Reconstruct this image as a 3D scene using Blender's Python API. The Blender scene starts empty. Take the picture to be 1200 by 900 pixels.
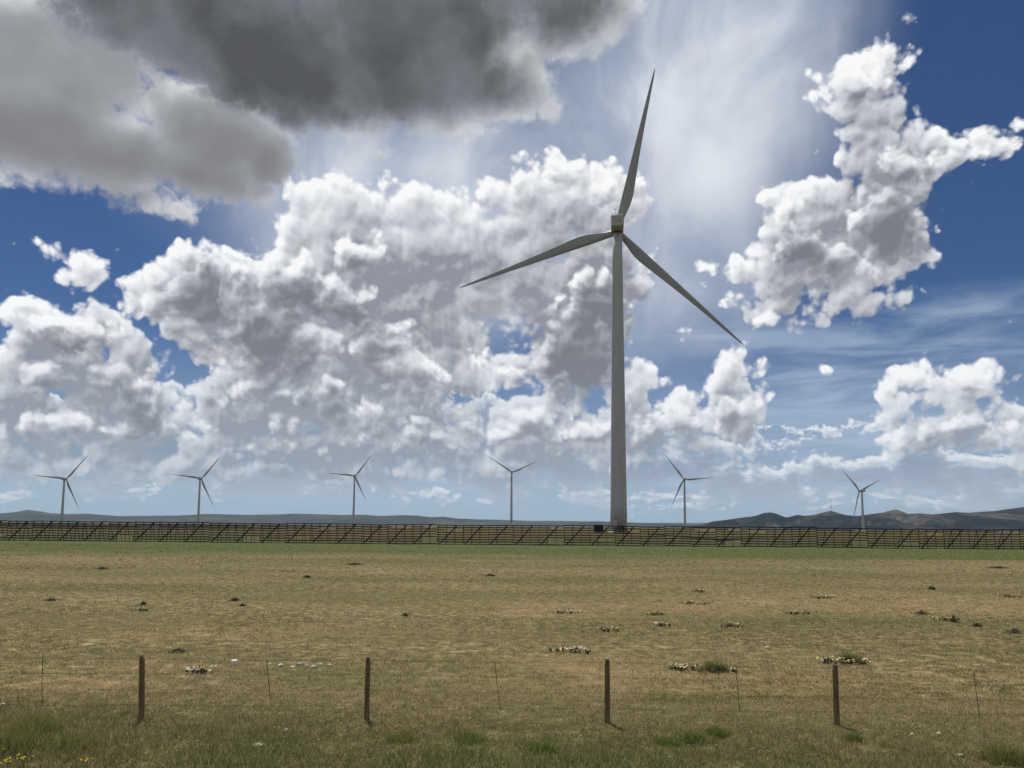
import bpy, bmesh, math, random
import numpy as np
from mathutils import Vector, Matrix, Euler

random.seed(7)
RNG = np.random.default_rng(11)
R = math.radians
C = bpy.context.scene.collection
SC = bpy.context.scene

# ------------------------------------------------------------------ camera
F = 901.0                      # focal length in photo pixels (1200 wide)
CAM_H = 3.76
PITCH = R(5.6)
ROLL = R(-0.5)
SHIFT = 76.0
cd = bpy.data.cameras.new('camera'); cam = bpy.data.objects.new('camera', cd); C.objects.link(cam)
cd.sensor_width = 36.0; cd.lens = 36.0 * F / 1200.0
cd.shift_y = SHIFT / 1200.0
cd.clip_start = 0.1; cd.clip_end = 90000.0
CAM_M = (Matrix.Rotation(math.pi / 2 + PITCH, 3, 'X') @ Matrix.Rotation(-ROLL, 3, 'Z'))
cam.matrix_world = Matrix.Translation((0, 0, CAM_H)) @ CAM_M.to_4x4()
SC.camera = cam

def ray(px, py):
    """unit direction of a photo pixel"""
    v = Vector(((px - 600) / F, (450 - py + SHIFT) / F, -1.0))
    return (CAM_M @ v).normalized()
def at(px, py, Y):
    """the point on that ray which stands Y metres ahead"""
    d = ray(px, py)
    return Vector((0, 0, CAM_H)) + d * (Y / d.y)

# ------------------------------------------------------------------ exposure
SC.view_settings.view_transform = 'Standard'
SC.view_settings.look = 'None'
SC.view_settings.exposure = 0.0
SC.view_settings.gamma = 1.0
SC.view_settings.use_curve_mapping = False
SC.cycles.max_bounces = 6
SC.cycles.diffuse_bounces = 3
SC.cycles.volume_bounces = 1
SC.cycles.use_adaptive_sampling = True; SC.cycles.adaptive_min_samples = 8; SC.cycles.adaptive_threshold = 0.015
SC.cycles.use_denoising = True
SC.cycles.caustics_reflective = False; SC.cycles.caustics_refractive = False

# ------------------------------------------------------------------ sun
SUN_EL, SUN_AZ = R(62), R(-20)      # azimuth from +Y (straight ahead), negative = to the left
sd = Vector((math.sin(SUN_AZ) * math.cos(SUN_EL), math.cos(SUN_AZ) * math.cos(SUN_EL), math.sin(SUN_EL)))
sl = bpy.data.lights.new('sun', 'SUN'); so = bpy.data.objects.new('sun', sl); C.objects.link(so)
sl.energy = 4.3; sl.angle = R(0.5); sl.color = (1.0, 0.955, 0.89)
so.rotation_euler = sd.to_track_quat('Z', 'Y').to_euler()

# ------------------------------------------------------------------ node helpers
class NT:
    def __init__(s, tree): s.t = tree
    def n(s, kind, **kw):
        nd = s.t.nodes.new(kind)
        for k, v in kw.items(): setattr(nd, k, v)
        return nd
    def put(s, sock, v):
        if isinstance(v, bpy.types.NodeSocket): s.t.links.new(v, sock)
        elif v is not None: sock.default_value = v
    def m(s, op, a, b=None, c=None, clamp=False):
        nd = s.n('ShaderNodeMath', operation=op, use_clamp=clamp)
        s.put(nd.inputs[0], a); s.put(nd.inputs[1], b); s.put(nd.inputs[2], c)
        return nd.outputs[0]
    def vm(s, op, a, b=None, c=None):
        nd = s.n('ShaderNodeVectorMath', operation=op)
        s.put(nd.inputs[0], a)
        if op == 'SCALE': s.put(nd.inputs['Scale'], b)
        else:
            s.put(nd.inputs[1], b); s.put(nd.inputs[2], c)
        return nd.outputs['Value'] if op in ('LENGTH', 'DOT_PRODUCT', 'DISTANCE') else nd.outputs['Vector']
    def mr(s, v, a, b, c=0.0, d=1.0, kind='SMOOTHSTEP'):
        nd = s.n('ShaderNodeMapRange', interpolation_type=kind)
        s.put(nd.inputs['Value'], v)
        for k, x in zip(('From Min', 'From Max', 'To Min', 'To Max'), (a, b, c, d)): s.put(nd.inputs[k], x)
        return nd.outputs['Result']
    def mix(s, f, a, b, blend='MIX'):
        nd = s.n('ShaderNodeMix', data_type='RGBA', blend_type=blend)
        s.put(nd.inputs['Factor'], f)
        ia = [i for i in nd.inputs if i.name == 'A' and i.type == 'RGBA'][0]
        ib = [i for i in nd.inputs if i.name == 'B' and i.type == 'RGBA'][0]
        for sk, v in ((ia, a), (ib, b)):
            if isinstance(v, (tuple, list)) and len(v) == 3: v = (*v, 1)
            s.put(sk, v)
        return [o for o in nd.outputs if o.type == 'RGBA'][0]
    def noise(s, vec, scale, detail=4, rough=0.5, dist=0.0, dim='3D', lac=2.0, color=False):
        nd = s.n('ShaderNodeTexNoise', noise_dimensions=dim)
        s.put(nd.inputs['Vector'], vec)
        s.put(nd.inputs['Scale'], scale); s.put(nd.inputs['Detail'], detail)
        s.put(nd.inputs['Roughness'], rough); s.put(nd.inputs['Distortion'], dist)
        s.put(nd.inputs['Lacunarity'], lac)
        return nd.outputs['Color' if color else 'Fac']
    def voro(s, vec, scale, detail=0, rough=0.5, feature='F1', dim='2D', out='Distance', rnd=1.0):
        nd = s.n('ShaderNodeTexVoronoi', voronoi_dimensions=dim, feature=feature)
        s.put(nd.inputs['Vector'], vec); s.put(nd.inputs['Scale'], scale)
        if 'Detail' in nd.inputs:
            s.put(nd.inputs['Detail'], detail); s.put(nd.inputs['Roughness'], rough)
        s.put(nd.inputs['Randomness'], rnd)
        return nd.outputs[out]
    def ramp(s, f, stops, interp='LINEAR'):
        nd = s.n('ShaderNodeValToRGB'); nd.color_ramp.interpolation = interp
        e = nd.color_ramp.elements
        while len(e) < len(stops): e.new(0.5)
        for k, (p, c) in enumerate(stops):
            e[k].position = p; e[k].color = (*c, 1)
        s.put(nd.inputs[0], f)
        return nd.outputs[0]
    def after(s, P, v):
        """P, evaluated only once v is known (keeps the shader's working memory small)"""
        return s.vm('MULTIPLY_ADD', v, (1e-7, 1e-7, 0), P)
    def separable(s, x, y, grid, rank, xr, yr, npt=160):
        """a smooth function of (x, y) as a short sum of curve(x) * curve(y)"""
        U, S, V = np.linalg.svd(grid, full_matrices=False)
        rank -= rank % 3
        a = U[:, :rank] * np.sqrt(S[:rank]); b = V[:rank].T * np.sqrt(S[:rank])
        xn = s.m('MULTIPLY_ADD', x, 2 / (xr[1] - xr[0]), -(xr[1] + xr[0]) / (xr[1] - xr[0]))
        yn = s.m('MULTIPLY_ADD', y, 2 / (yr[1] - yr[0]), -(yr[1] + yr[0]) / (yr[1] - yr[0]))
        acc = None
        for k in range(0, rank, 3):
            pair = []
            for t, tab in ((xn, b), (yn, a)):
                nd = s.n('ShaderNodeVectorCurve'); mp = nd.mapping; mp.use_clip = False; mp.extend = 'HORIZONTAL'
                q = np.linspace(-1, 1, npt)
                for ch in range(3):
                    vals = np.interp(q, np.linspace(-1, 1, len(tab)), tab[:, k + ch])
                    c = mp.curves[ch]
                    c.points[0].location = (-1, vals[0]); c.points[1].location = (1, vals[-1])
                    for e in range(1, npt - 1): c.points.new(q[e], vals[e])
                    for pt in c.points: pt.handle_type = 'VECTOR'
                mp.update()
                s.put(nd.inputs[1], t); nd.inputs[0].default_value = 1.0
                pair.append(nd.outputs[0])
            d = s.vm('DOT_PRODUCT', pair[0], pair[1])
            acc = d if acc is None else s.m('ADD', acc, d)
        return acc

XR, YR = (-820.0, 820.0), (-30.0, 700.0)
_gx = np.linspace(*XR, 257)[None]; _gy = np.linspace(*YR, 257)[:, None]
def union_grid(items, k, lim):
    """signed distance-like field of a union of ellipses on the sky grid"""
    acc = None
    for cx, cy, rx, ry, rot in items:
        mm = min(rx, ry); c, sn = math.cos(rot), math.sin(rot)
        d = mm - np.hypot(((_gx - cx) * c + (_gy - cy) * sn) / (rx / mm), (-(_gx - cx) * sn + (_gy - cy) * c) / (ry / mm))
        if acc is None: acc = d
        else:
            h = np.maximum(k - abs(acc - d), 0) / k
            acc = np.maximum(acc, d) + h * h * h * k / 6
    return lim * np.tanh(acc / lim)

# ------------------------------------------------------------------ sky with clouds (world, by direction only)
# sky coordinates: stereographic map of the direction round the horizon point straight
# ahead, times 901, so that 1 unit is about 1/901 rad; horizon at 0, up is positive.
def skyxy(px, py):
    d = ray(px, py)
    return 2 * F * d.x / (1 + d.y), 2 * F * d.z / (1 + d.y)
def E(px, py, rx, ry, rot=0.0):
    x, y = skyxy(px, py)
    x2, y2 = skyxy(px + 5, py); x3, y3 = skyxy(px, py - 5)
    sx = math.hypot(x2 - x, y2 - y) / 5; sy = math.hypot(x3 - x, y3 - y) / 5
    return (x, y, rx * sx, ry * sy, R(rot))
def EL(lst): return [E(*e) for e in lst]
world = bpy.data.worlds.new("World"); SC.world = world; world.use_nodes = True
wt = world.node_tree; wt.nodes.clear(); W = NT(wt)

def field_group(name, items, k, warp, puff, extra=None, rank=24, lim=40.0, bias=0.0):
    """node group: sky position -> cloud field (positive inside, in sky units)"""
    g = bpy.data.node_groups.new(name, 'ShaderNodeTree')
    g.interface.new_socket('P', in_out='INPUT', socket_type='NodeSocketVector')
    g.interface.new_socket('Field', in_out='OUTPUT', socket_type='NodeSocketFloat')
    T = NT(g); gi = T.n('NodeGroupInput'); go = T.n('NodeGroupOutput')
    P = gi.outputs[0]
    (wa, ws, wd, wr) = warp
    nz = T.noise(P, ws, wd, wr, dim='2D', color=True)
    Q = T.vm('MULTIPLY_ADD', T.vm('SUBTRACT', nz, (0.5, 0.5, 0.5)), (wa, wa * 0.8, 0), P)
    q = T.n('ShaderNodeSeparateXYZ'); T.put(q.inputs[0], Q)
    f = T.separable(q.outputs[0], q.outputs[1], union_grid(items, k, lim), rank, XR, YR)
    (pa, ps, pd, pr) = puff
    if pa:
        v = T.voro(Q, ps, pd, pr)
        f = T.m('MULTIPLY_ADD', T.m('SUBTRACT', 0.42, v), pa, f)
    if bias: f = T.m('ADD', f, bias)
    if extra: f = extra(T, P, Q, f)
    g.links.new(f, go.inputs[0])
    return g
def tap(g, P):
    nd = W.n('ShaderNodeGroup'); nd.node_tree = g
    W.put(nd.inputs[0], P); return nd.outputs[0]
def off(P, dx, dy): return W.vm('ADD', P, (dx, dy, 0))

tc = W.n('ShaderNodeTexCoord')
DIR = W.vm('NORMALIZE', tc.outputs['Generated'])
sx = W.n('ShaderNodeSeparateXYZ'); W.put(sx.inputs[0], DIR)
inv = W.m('DIVIDE', 2 * F, W.m('MAXIMUM', W.m('ADD', sx.outputs['Y'], 1.0), 0.05))
cx = W.n('ShaderNodeCombineXYZ')
W.put(cx.inputs[0], W.m('MULTIPLY', sx.outputs['X'], inv)); W.put(cx.inputs[1], W.m('MULTIPLY', sx.outputs['Z'], inv))
P = cx.outputs[0]
sp = W.n('ShaderNodeSeparateXYZ'); W.put(sp.inputs[0], P); PX, PY = sp.outputs[0], sp.outputs[1]

sky = W.n('ShaderNodeTexSky', sky_type='NISHITA')
sky.sun_disc = False; sky.sun_elevation = SUN_EL; sky.sun_rotation = SUN_AZ
sky.altitude = 2100; sky.air_density = 1.0; sky.dust_density = 0.35; sky.ozone_density = 2.5
base = sky.outputs[0]
# -- blue of the photograph: deeper away from the horizon
STR = 0.06
def K(c): return tuple(x / STR for x in c)          # wanted radiance -> colour before strength

# ---- layers -----------------------------------------------------------------
# high veil: thin ice cloud
veil = field_group('high_veil', EL([
    (880, 40, 110, 170, -8), (740, 120, 90, 120, -10), (420, 200, 120, 50, 0), (560, 190, 120, 50, 0), (820, 20, 100, 100, 0), (680, 240, 90, 90, 0), (520, 250, 120, 60, 0), (830, 190, 80, 130, -16), (760, 300, 110, 80, -30), (610, 270, 150, 90, 0),
    (770, 120, 70, 150, -20), (560, 220, 160, 60, 0), (450, 290, 130, 90, 0)]), 60.0, (60, 0.006, 3, 0.5), (0, 1, 0, 0), rank=9, lim=120.0)
fv = tap(veil, P)
vst = W.noise(W.vm('MULTIPLY', P, (1.0, 0.6, 1)), 0.007, 6, 0.55, dim='2D', dist=0.3)
av = W.m('MULTIPLY', W.mr(fv, -75, 70), W.mr(vst, 0.2, 0.6, 0.72, 1.0))
st = field_group('veil_streaks', EL([(1010, 410, 190, 22, -4), (940, 470, 130, 45, 4), (960, 520, 200, 40, 0),
    (1150, 370, 120, 16, 8), (1130, 540, 160, 30, 0), (560, 560, 700, 30, 0)]), 20.0, (60, 0.006, 3, 0.5), (0, 1, 0, 0), rank=9)
fs = tap(st, P)
sst = W.noise(W.vm('MULTIPLY', P, (0.18, 1.0, 1)), 0.035, 6, 0.6, dim='2D', dist=0.4)
as_ = W.m('MULTIPLY', W.mr(fs, -28, 26), W.mr(sst, 0.30, 0.72, 0.06, 0.72))
# horizon bank: small far cumulus packed towards the horizon
def far_extra(T, P, Q, f):
    s = T.n('ShaderNodeSeparateXYZ'); T.put(s.inputs[0], P)
    # puffs get smaller and flatter towards the horizon (a layer seen edge-on)
    y = T.m('MAXIMUM', s.outputs[1], 4.0)
    c = T.n('ShaderNodeCombineXYZ')
    T.put(c.inputs[0], s.outputs[0])
    T.put(c.inputs[1], T.m('MULTIPLY', T.m('POWER', y, 0.62), 14.0))
    n1 = T.noise(c.outputs[0], 0.017, 6, 0.6, dim='2D', dist=0.25)
    v1 = T.voro(c.outputs[0], 0.06, 2, 0.6)
    n = T.m('ADD', T.m('MULTIPLY', T.m('SUBTRACT', n1, 0.5), 150.0), T.m('MULTIPLY', T.m('SUBTRACT', 0.42, v1), 15.0))
    low = T.mr(s.outputs[1], 0, 34, -34.0, 0.0)
    return T.m('ADD', T.m('ADD', n, low), T.m('MAXIMUM', f, -60.0))
FAR = EL([(300, 520, 460, 62, 0), (640, 540, 340, 50, 0), (60, 520, 260, 60, 0), (900, 560, 220, 34, 0), (1100, 556, 210, 38, 0)])
far = field_group('far_cumulus', FAR, 10.0, (10, 0.02, 2, 0.6), (0, 1, 0, 0), far_extra, rank=9, lim=60, bias=8)
f0, f1, f2 = tap(far, P), tap(far, off(P, -2, 5)), tap(far, off(P, -4, 13))
a_far = W.mr(f0, -2, 12)
l_far = W.m('EXPONENT', W.m('MULTIPLY', W.m('ADD', W.mr(f1, 0, 40, 0, 1, 'LINEAR'), W.mr(f2, -4, 36, 0, 1.2, 'LINEAR')), -0.85))

# the cumulus field
MID = EL([
    # small one at left
    (92, 311, 40, 16), (84, 303, 26, 18), (118, 316, 30, 12),
    # left mass
    (50, 392, 70, 34), (120, 385, 55, 32), (22, 372, 34, 24), (90, 425, 100, 34), (150, 420, 44, 34), (25, 465, 60, 44), (110, 480, 80, 40), (165, 470, 30, 46), (60, 505, 120, 24), (140, 510, 60, 24),
    # centre left mass
    (232, 312, 40, 26), (228, 298, 18, 16), (275, 306, 22, 18), (188, 332, 40, 24), (172, 350, 26, 20), (230, 350, 75, 40), (300, 345, 70, 44), (338, 300, 30, 34), (330, 288, 16, 14),
    (250, 385, 60, 32), (330, 395, 90, 50), (390, 330, 70, 60), (372, 250, 30, 26), (400, 290, 50, 60), (455, 300, 60, 60),
    (290, 430, 62, 40), (255, 455, 30, 40), (350, 470, 100, 44), (430, 410, 90, 70), (480, 370, 60, 55), (520, 400, 36, 60), (460, 480, 80, 42), (270, 500, 60, 34), (400, 520, 120, 30), (510, 520, 50, 30),
    (420, 235, 60, 22), (352, 228, 22, 14), (560, 300, 70, 50), (520, 280, 60, 50), (500, 340, 60, 50), (560, 350, 50, 40), (540, 440, 40, 30), (470, 430, 50, 40), (420, 260, 60, 44), (370, 222, 30, 16), (590, 230, 36, 20), (640, 240, 60, 34), (530, 265, 50, 34), (690, 250, 60, 50), (700, 300, 50, 50), (610, 320, 50, 50), (480, 250, 60, 40), (350, 265, 30, 34), (560, 400, 14, 14),
    (30, 540, 120, 18), (200, 545, 140, 18), (400, 548, 130, 16), (560, 545, 90, 16), (720, 545, 60, 10),
    (206, 465, 18, 14), (200, 500, 22, 20), (225, 520, 40, 16),
    # centre top puffs
    (655, 195, 36, 18), (630, 215, 34, 26), (690, 215, 40, 26), (720, 230, 40, 30), (610, 262, 30, 20), (650, 275, 50, 28), (585, 245, 26, 16),
    # centre column
    (680, 335, 55, 50), (650, 365, 42, 40), (690, 390, 48, 56), (640, 410, 34, 24), (600, 425, 42, 22), (665, 440, 62, 22), (560, 440, 16, 8), (742, 330, 26, 30), (700, 440, 14, 22),
    (640, 480, 56, 24), (605, 500, 50, 26), (548, 490, 20, 24), (550, 520, 40, 22), (680, 510, 70, 30), (640, 520, 70, 26),
    # right of the tower
    (744, 428, 17, 18), (742, 456, 22, 26), (758, 490, 34, 34), (800, 478, 26, 30), (796, 500, 36, 18), (806, 408, 9, 12), (800, 420, 7, 8),
    (852, 438, 26, 22), (880, 446, 20, 16), (858, 470, 26, 32), (868, 502, 24, 26), (842, 510, 30, 16), (760, 520, 50, 10),
    # right group
    (1058, 437, 22, 15), (1075, 448, 20, 12), (1046, 462, 16, 9), (1038, 480, 10, 14), (1050, 505, 18, 26), (1132, 438, 26, 20), (1140, 460, 34, 20), (1120, 490, 42, 24), (1100, 505, 48, 22), (1150, 510, 34, 18), (1068, 512, 30, 20),
    (1165, 478, 20, 12), (1185, 500, 28, 22), (1200, 520, 40, 16), (1196, 448, 9, 5),
    # right high cloud
    (1012, 82, 34, 30), (1048, 80, 14, 20), (985, 95, 26, 20), (1000, 118, 34, 20), (1040, 108, 22, 24), (1016, 150, 34, 16), (1030, 140, 28, 16),
    (1050, 170, 34, 30), (1082, 172, 40, 24), (1118, 172, 30, 14), (1142, 170, 30, 14, 15), (1168, 160, 24, 13, 20), (1150, 182, 24, 12), (1130, 188, 22, 10),
    (1020, 195, 44, 30), (1055, 215, 40, 36), (920, 232, 24, 26), (955, 235, 34, 30), (985, 240, 50, 34), (1030, 262, 52, 50), (930, 280, 42, 40), (980, 300, 70, 40), (1045, 318, 34, 26), (1070, 300, 18, 14),
    (866, 318, 40, 18), (895, 332, 44, 24), (905, 355, 30, 16), (930, 345, 40, 14), (905, 376, 26, 12), (925, 366, 16, 8), (845, 322, 10, 6), (862, 350, 10, 5), (993, 380, 11, 8), (1000, 345, 40, 10),
    (1112, 402, 18, 5, 20), (1132, 394, 8, 5, 30), (960, 430, 7, 4), (1055, 18, 4, 3), (862, 465, 38, 52), (985, 350, 70, 22), (1060, 290, 30, 40), (930, 320, 60, 30), (1090, 190, 40, 22), (1020, 90, 44, 38), (740, 470, 30, 44), (1060, 470, 26, 24), (1130, 470, 40, 36), (1195, 520, 30, 30), (600, 480, 40, 24), (560, 470, 20, 14),
])
mid = field_group('cumulus', MID, 9.0, (26, 0.013, 8, 0.52), (27.0, 0.029, 2.6, 0.50), bias=10.0)
mid_soft = field_group('cumulus_soft', MID, 9.0, (26, 0.013, 3, 0.52), (24.0, 0.029, 0.0, 0.62), bias=10.0, rank=18)
FRONT = EL([
    (232, 345, 62, 36), (190, 345, 34, 22), (330, 400, 70, 36), (345, 330, 42, 34), (275, 314, 24, 14), (226, 302, 19, 16), (440, 400, 46, 24), (300, 375, 40, 30),
    (55, 388, 60, 20), (125, 396, 60, 22), (60, 440, 36, 16), (150, 440, 34, 18), (165, 480, 36, 26), (100, 500, 100, 13), (30, 505, 50, 14),
    (290, 450, 46, 22), (370, 458, 50, 18), (430, 488, 80, 14), (330, 515, 90, 10), (485, 508, 46, 14), (478, 435, 40, 22), (400, 345, 36, 26), (420, 300, 30, 20),
    (695, 352, 36, 34), (675, 408, 56, 44), (600, 428, 34, 13), (650, 446, 50, 10),
    (620, 498, 40, 20), (682, 508, 38, 18), (560, 510, 26, 14), (540, 480, 20, 10),
    (800, 488, 22, 22), (757, 495, 26, 20), (862, 474, 22, 24), (868, 507, 19, 18), (1112, 497, 44, 18), (1060, 512, 24, 10), (1182, 508, 24, 14), (1135, 445, 22, 16), (1060, 440, 18, 10),
    (1012, 98, 30, 22), (930, 292, 38, 28), (985, 302, 60, 30), (1035, 265, 42, 42), (1092, 180, 44, 14), (1050, 195, 28, 22), (925, 240, 20, 16), (902, 376, 18, 9), (660, 200, 30, 12), (620, 225, 24, 14), (700, 225, 30, 16)])
front = field_group('cumulus_front', FRONT, 8.0, (28, 0.015, 7, 0.52), (27.0, 0.031, 2.6, 0.50), bias=11.0)
front_soft = field_group('cumulus_front_soft', FRONT, 8.0, (28, 0.015, 3, 0.52), (24.0, 0.031, 0.0, 0.62), bias=11.0, rank=18)
g0 = tap(front, P); g1 = tap(front, off(P, -4, 9)); g2 = tap(front_soft, off(P, -8, 26))
a_fr = W.mr(g0, -2.5, 10.0)
tau_f = W.m('ADD', W.mr(g1, -4, 34, 0, 0.9, 'LINEAR'), W.mr(g2, -4, 46, 0, 1.1, 'LINEAR'))
l_fr = W.m('EXPONENT', W.m('MULTIPLY', tau_f, -1.0))
m0 = tap(mid, P)
m1 = tap(mid, off(P, -4, 8)); m2 = tap(mid_soft, off(P, -9, 26)); m3 = tap(mid_soft, off(P, -12, 58))
a_mid = W.mr(m0, -1.5, 8.0)
tau = W.m('ADD', W.m('ADD', W.mr(m1, -2, 26, 0, 0.75, 'LINEAR'), W.mr(m2, -4, 34, 0, 0.75, 'LINEAR')), W.mr(m3, -4, 44, 0, 0.75, 'LINEAR'))
l_mid = W.m('EXPONENT', W.m('MULTIPLY', tau, -1.0))

def patches(P, items, k=12.0, soft=30.0):
    """soft 0..1 mask of ellipses"""
    q = W.n('ShaderNodeSeparateXYZ'); W.put(q.inputs[0], P)
    f = W.separable(q.outputs[0], q.outputs[1], union_grid(EL(items), k, soft * 1.6), 15, XR, YR)
    return W.mr(f, -soft, soft)
nzw = W.noise(P, 0.012, 5, 0.6, dim='2D', color=True)
PW = W.vm('MULTIPLY_ADD', W.vm('SUBTRACT', nzw, (0.5, 0.5, 0.5)), (70, 60, 0), P)
dark = patches(PW, [(30, 512, 150, 7), (250, 512, 120, 7), (420, 512, 120, 7), (620, 525, 80, 6), (380, 535, 160, 5), (100, 540, 160, 5), (790, 520, 50, 6), (110, 490, 90, 18), (80, 455, 60, 16), (60, 512, 130, 8), (80, 405, 50, 9), (120, 470, 50, 24), (250, 340, 60, 28), (280, 370, 50, 24), (345, 345, 44, 26),
                    (400, 450, 60, 16), (400, 485, 80, 13), (350, 505, 90, 8), (300, 400, 40, 14), (430, 390, 30, 22), (680, 410, 60, 44), (700, 350, 44, 40),
                    (510, 320, 60, 14), (360, 360, 30, 30), (470, 500, 60, 14), (860, 480, 22, 26), (1115, 505, 40, 12), (960, 290, 60, 26), (1020, 220, 36, 26), (1085, 180, 40, 12), (1010, 115, 26, 14), (1040, 270, 34, 30)], 12, 26)

# the near cloud overhead, upper left
NEAR1 = EL([(10, 120, 130, 84), (110, 165, 130, 52), (220, 190, 96, 44), (60, 60, 140, 80), (240, 140, 90, 60), (310, 180, 50, 50), (150, 215, 70, 30), (212, 247, 34, 22), (270, 205, 56, 34), (40, 200, 60, 22), (0, 205, 30, 14), (308, 226, 30, 20), (175, 240, 40, 20)])
NEAR2 = EL([(230, 20, 190, 76), (330, 60, 150, 84), (470, 50, 150, 104), (420, 120, 70, 46), (560, 60, 90, 88), (600, 110, 46, 40), (660, 20, 90, 58), (720, 10, 44, 30), (440, 178, 26, 14), (350, 130, 60, 40), (520, 130, 90, 36), (130, -10, 120, 60), (645, 128, 20, 24), (620, 100, 40, 40), (300, -60, 600, 60)])
n_a = field_group('near_cloud_low', NEAR1, 16.0, (46, 0.0085, 8, 0.62), (12.0, 0.030, 3.0, 0.6), bias=3.0)
n_b = field_group('near_cloud_high', NEAR2, 16.0, (46, 0.0085, 8, 0.62), (12.0, 0.030, 3.0, 0.6), bias=3.0)
n_as = field_group('near_cloud_low_soft', NEAR1, 16.0, (46, 0.0085, 2, 0.6), (0, 1, 0, 0), rank=15)
n_bs = field_group('near_cloud_high_soft', NEAR2, 16.0, (46, 0.0085, 2, 0.6), (0, 1, 0, 0), rank=15)
na0 = tap(n_a, P); nb0 = tap(n_b, P); na1 = tap(n_as, off(P, -6, 16)); nb1 = tap(n_bs, off(P, 4, 14))
a_na = W.mr(na0, -2, 11); a_nb = W.mr(nb0, -3, 13)

# ---- colours ----------------------------------------------------------------
def shade(l, stops): return W.ramp(l, [(p, K(c)) for p, c in stops])
hor = W.mr(PY, 0, 230, 1.0, 0.0)                     # how far down towards the horizon
col = W.mix(1.0, base, (0.47, 0.64, 0.86), 'MULTIPLY')
col = W.mix(W.mr(PY, 0, 260, 0.55, 0.0), col, K((0.49, 0.57, 0.66)))
col = W.mix(as_, col, K((0.42, 0.52, 0.66)))
veilc = W.mix(W.mr(vst, 0.3, 0.7), K((0.47, 0.53, 0.63)), K((0.74, 0.78, 0.84)))
col = W.mix(av, col, veilc)
c_far = shade(l_far, [(0.08, (0.24, 0.30, 0.40)), (0.4, (0.33, 0.40, 0.50)), (0.75, (0.60, 0.66, 0.73)), (1.0, (0.80, 0.83, 0.86))])
c_far = W.mix(W.mr(PY, 0, 90, 0.6, 0.0), c_far, K((0.56, 0.62, 0.69)))
col = W.mix(W.m('MULTIPLY', a_far, 0.92), col, c_far)
wob = W.noise(P, 0.010, 5, 0.6, dim='2D')
l_m = W.m('SUBTRACT', l_mid, W.m('MULTIPLY', dark, 0.42), clamp=True)
l_m = W.m('ADD', l_m, W.mr(wob, 0.35, 0.65, -0.05, 0.10))
l_m = W.m('ADD', l_m, W.mr(W.m('SUBTRACT', m0, m1), -9, 14, -0.12, 0.17, 'LINEAR'))
c_mid = shade(l_m, [(0.0, (0.28, 0.295, 0.34)), (0.14, (0.40, 0.42, 0.465)), (0.34, (0.56, 0.58, 0.62)), (0.60, (0.74, 0.765, 0.80)), (0.92, (0.95, 0.955, 0.96))])
c_mid = W.mix(W.m('MULTIPLY', hor, 0.35), c_mid, K((0.42, 0.51, 0.64)))
col = W.mix(a_mid, col, c_mid)
l_f = W.m('SUBTRACT', l_fr, W.m('MULTIPLY', dark, 0.42), clamp=True)
l_f = W.m('ADD', l_f, W.mr(wob, 0.35, 0.65, -0.04, 0.10))
l_f = W.m('ADD', l_f, W.mr(W.m('SUBTRACT', g0, g1), -9, 14, -0.10, 0.20, 'LINEAR'))
c_fr = shade(l_f, [(0.0, (0.195, 0.205, 0.235)), (0.16, (0.26, 0.27, 0.305)), (0.36, (0.39, 0.405, 0.44)), (0.62, (0.68, 0.70, 0.735)), (0.95, (0.95, 0.955, 0.96))])
c_fr = W.mix(W.m('MULTIPLY', hor, 0.30), c_fr, K((0.42, 0.51, 0.64)))
col = W.mix(a_fr, col, c_fr)
wob2 = W.noise(P, 0.006, 4, 0.5, dim='2D')
th = W.m('ADD', W.mr(nb0, 0, 40, 0, 0.8), W.mr(nb1, -10, 38, 0, 1.1, 'LINEAR'))
rim = patches(PW, [(610, 150, 60, 22, 20), (680, 60, 60, 20, 40), (400, 178, 70, 16), (750, 15, 30, 40), (560, 165, 80, 12), (610, 60, 22, 26)], 12, 30)
l_nb = W.m('ADD', W.m('EXPONENT', W.m('MULTIPLY', th, -1.55)), W.mr(wob2, 0.35, 0.68, -0.06, 0.09))
l_nb = W.m('MULTIPLY_ADD', rim, 0.34, l_nb)
l_nb = W.m('ADD', l_nb, W.mr(W.noise(P, 0.011, 5, 0.5, dim='2D'), 0.32, 0.70, -0.05, 0.10))
c_nb = shade(l_nb, [(0.03, (0.088, 0.090, 0.098)), (0.14, (0.125, 0.130, 0.142)), (0.32, (0.20, 0.21, 0.23)), (0.65, (0.36, 0.375, 0.40)), (1.0, (0.55, 0.57, 0.60))])
c_nbr = shade(l_nb, [(0.03, (0.12, 0.124, 0.135)), (0.14, (0.20, 0.21, 0.225)), (0.32, (0.42, 0.44, 0.47)), (0.65, (0.72, 0.74, 0.77)), (1.0, (0.88, 0.89, 0.90))])
c_nb = W.mix(rim, c_nb, c_nbr)
th = W.m('ADD', W.mr(na0, 0, 36, 0, 0.8), W.mr(na1, -10, 38, 0, 0.9, 'LINEAR'))
l_na = W.m('ADD', W.m('EXPONENT', W.m('MULTIPLY', th, -1.35)), W.mr(wob2, 0.35, 0.65, -0.08, 0.10))
lt = patches(PW, [(20, 50, 90, 60), (110, 95, 50, 20, -35), (195, 140, 30, 14), (240, 165, 40, 16), (290, 150, 40, 14), (215, 250, 40, 14), (320, 225, 40, 20), (20, 205, 60, 14)], 12, 36)
l_na = W.m('ADD', l_na, W.m('MULTIPLY', lt, 0.26))
l_na = W.m('ADD', l_na, W.mr(W.m('SUBTRACT', na0, na1), -14, 14, -0.10, 0.12, 'LINEAR'))
c_na = shade(l_na, [(0.05, (0.20, 0.20, 0.205)), (0.25, (0.25, 0.255, 0.27)), (0.45, (0.33, 0.345, 0.37)), (0.72, (0.58, 0.60, 0.63)), (1.0, (0.86, 0.87, 0.88))])
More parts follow.
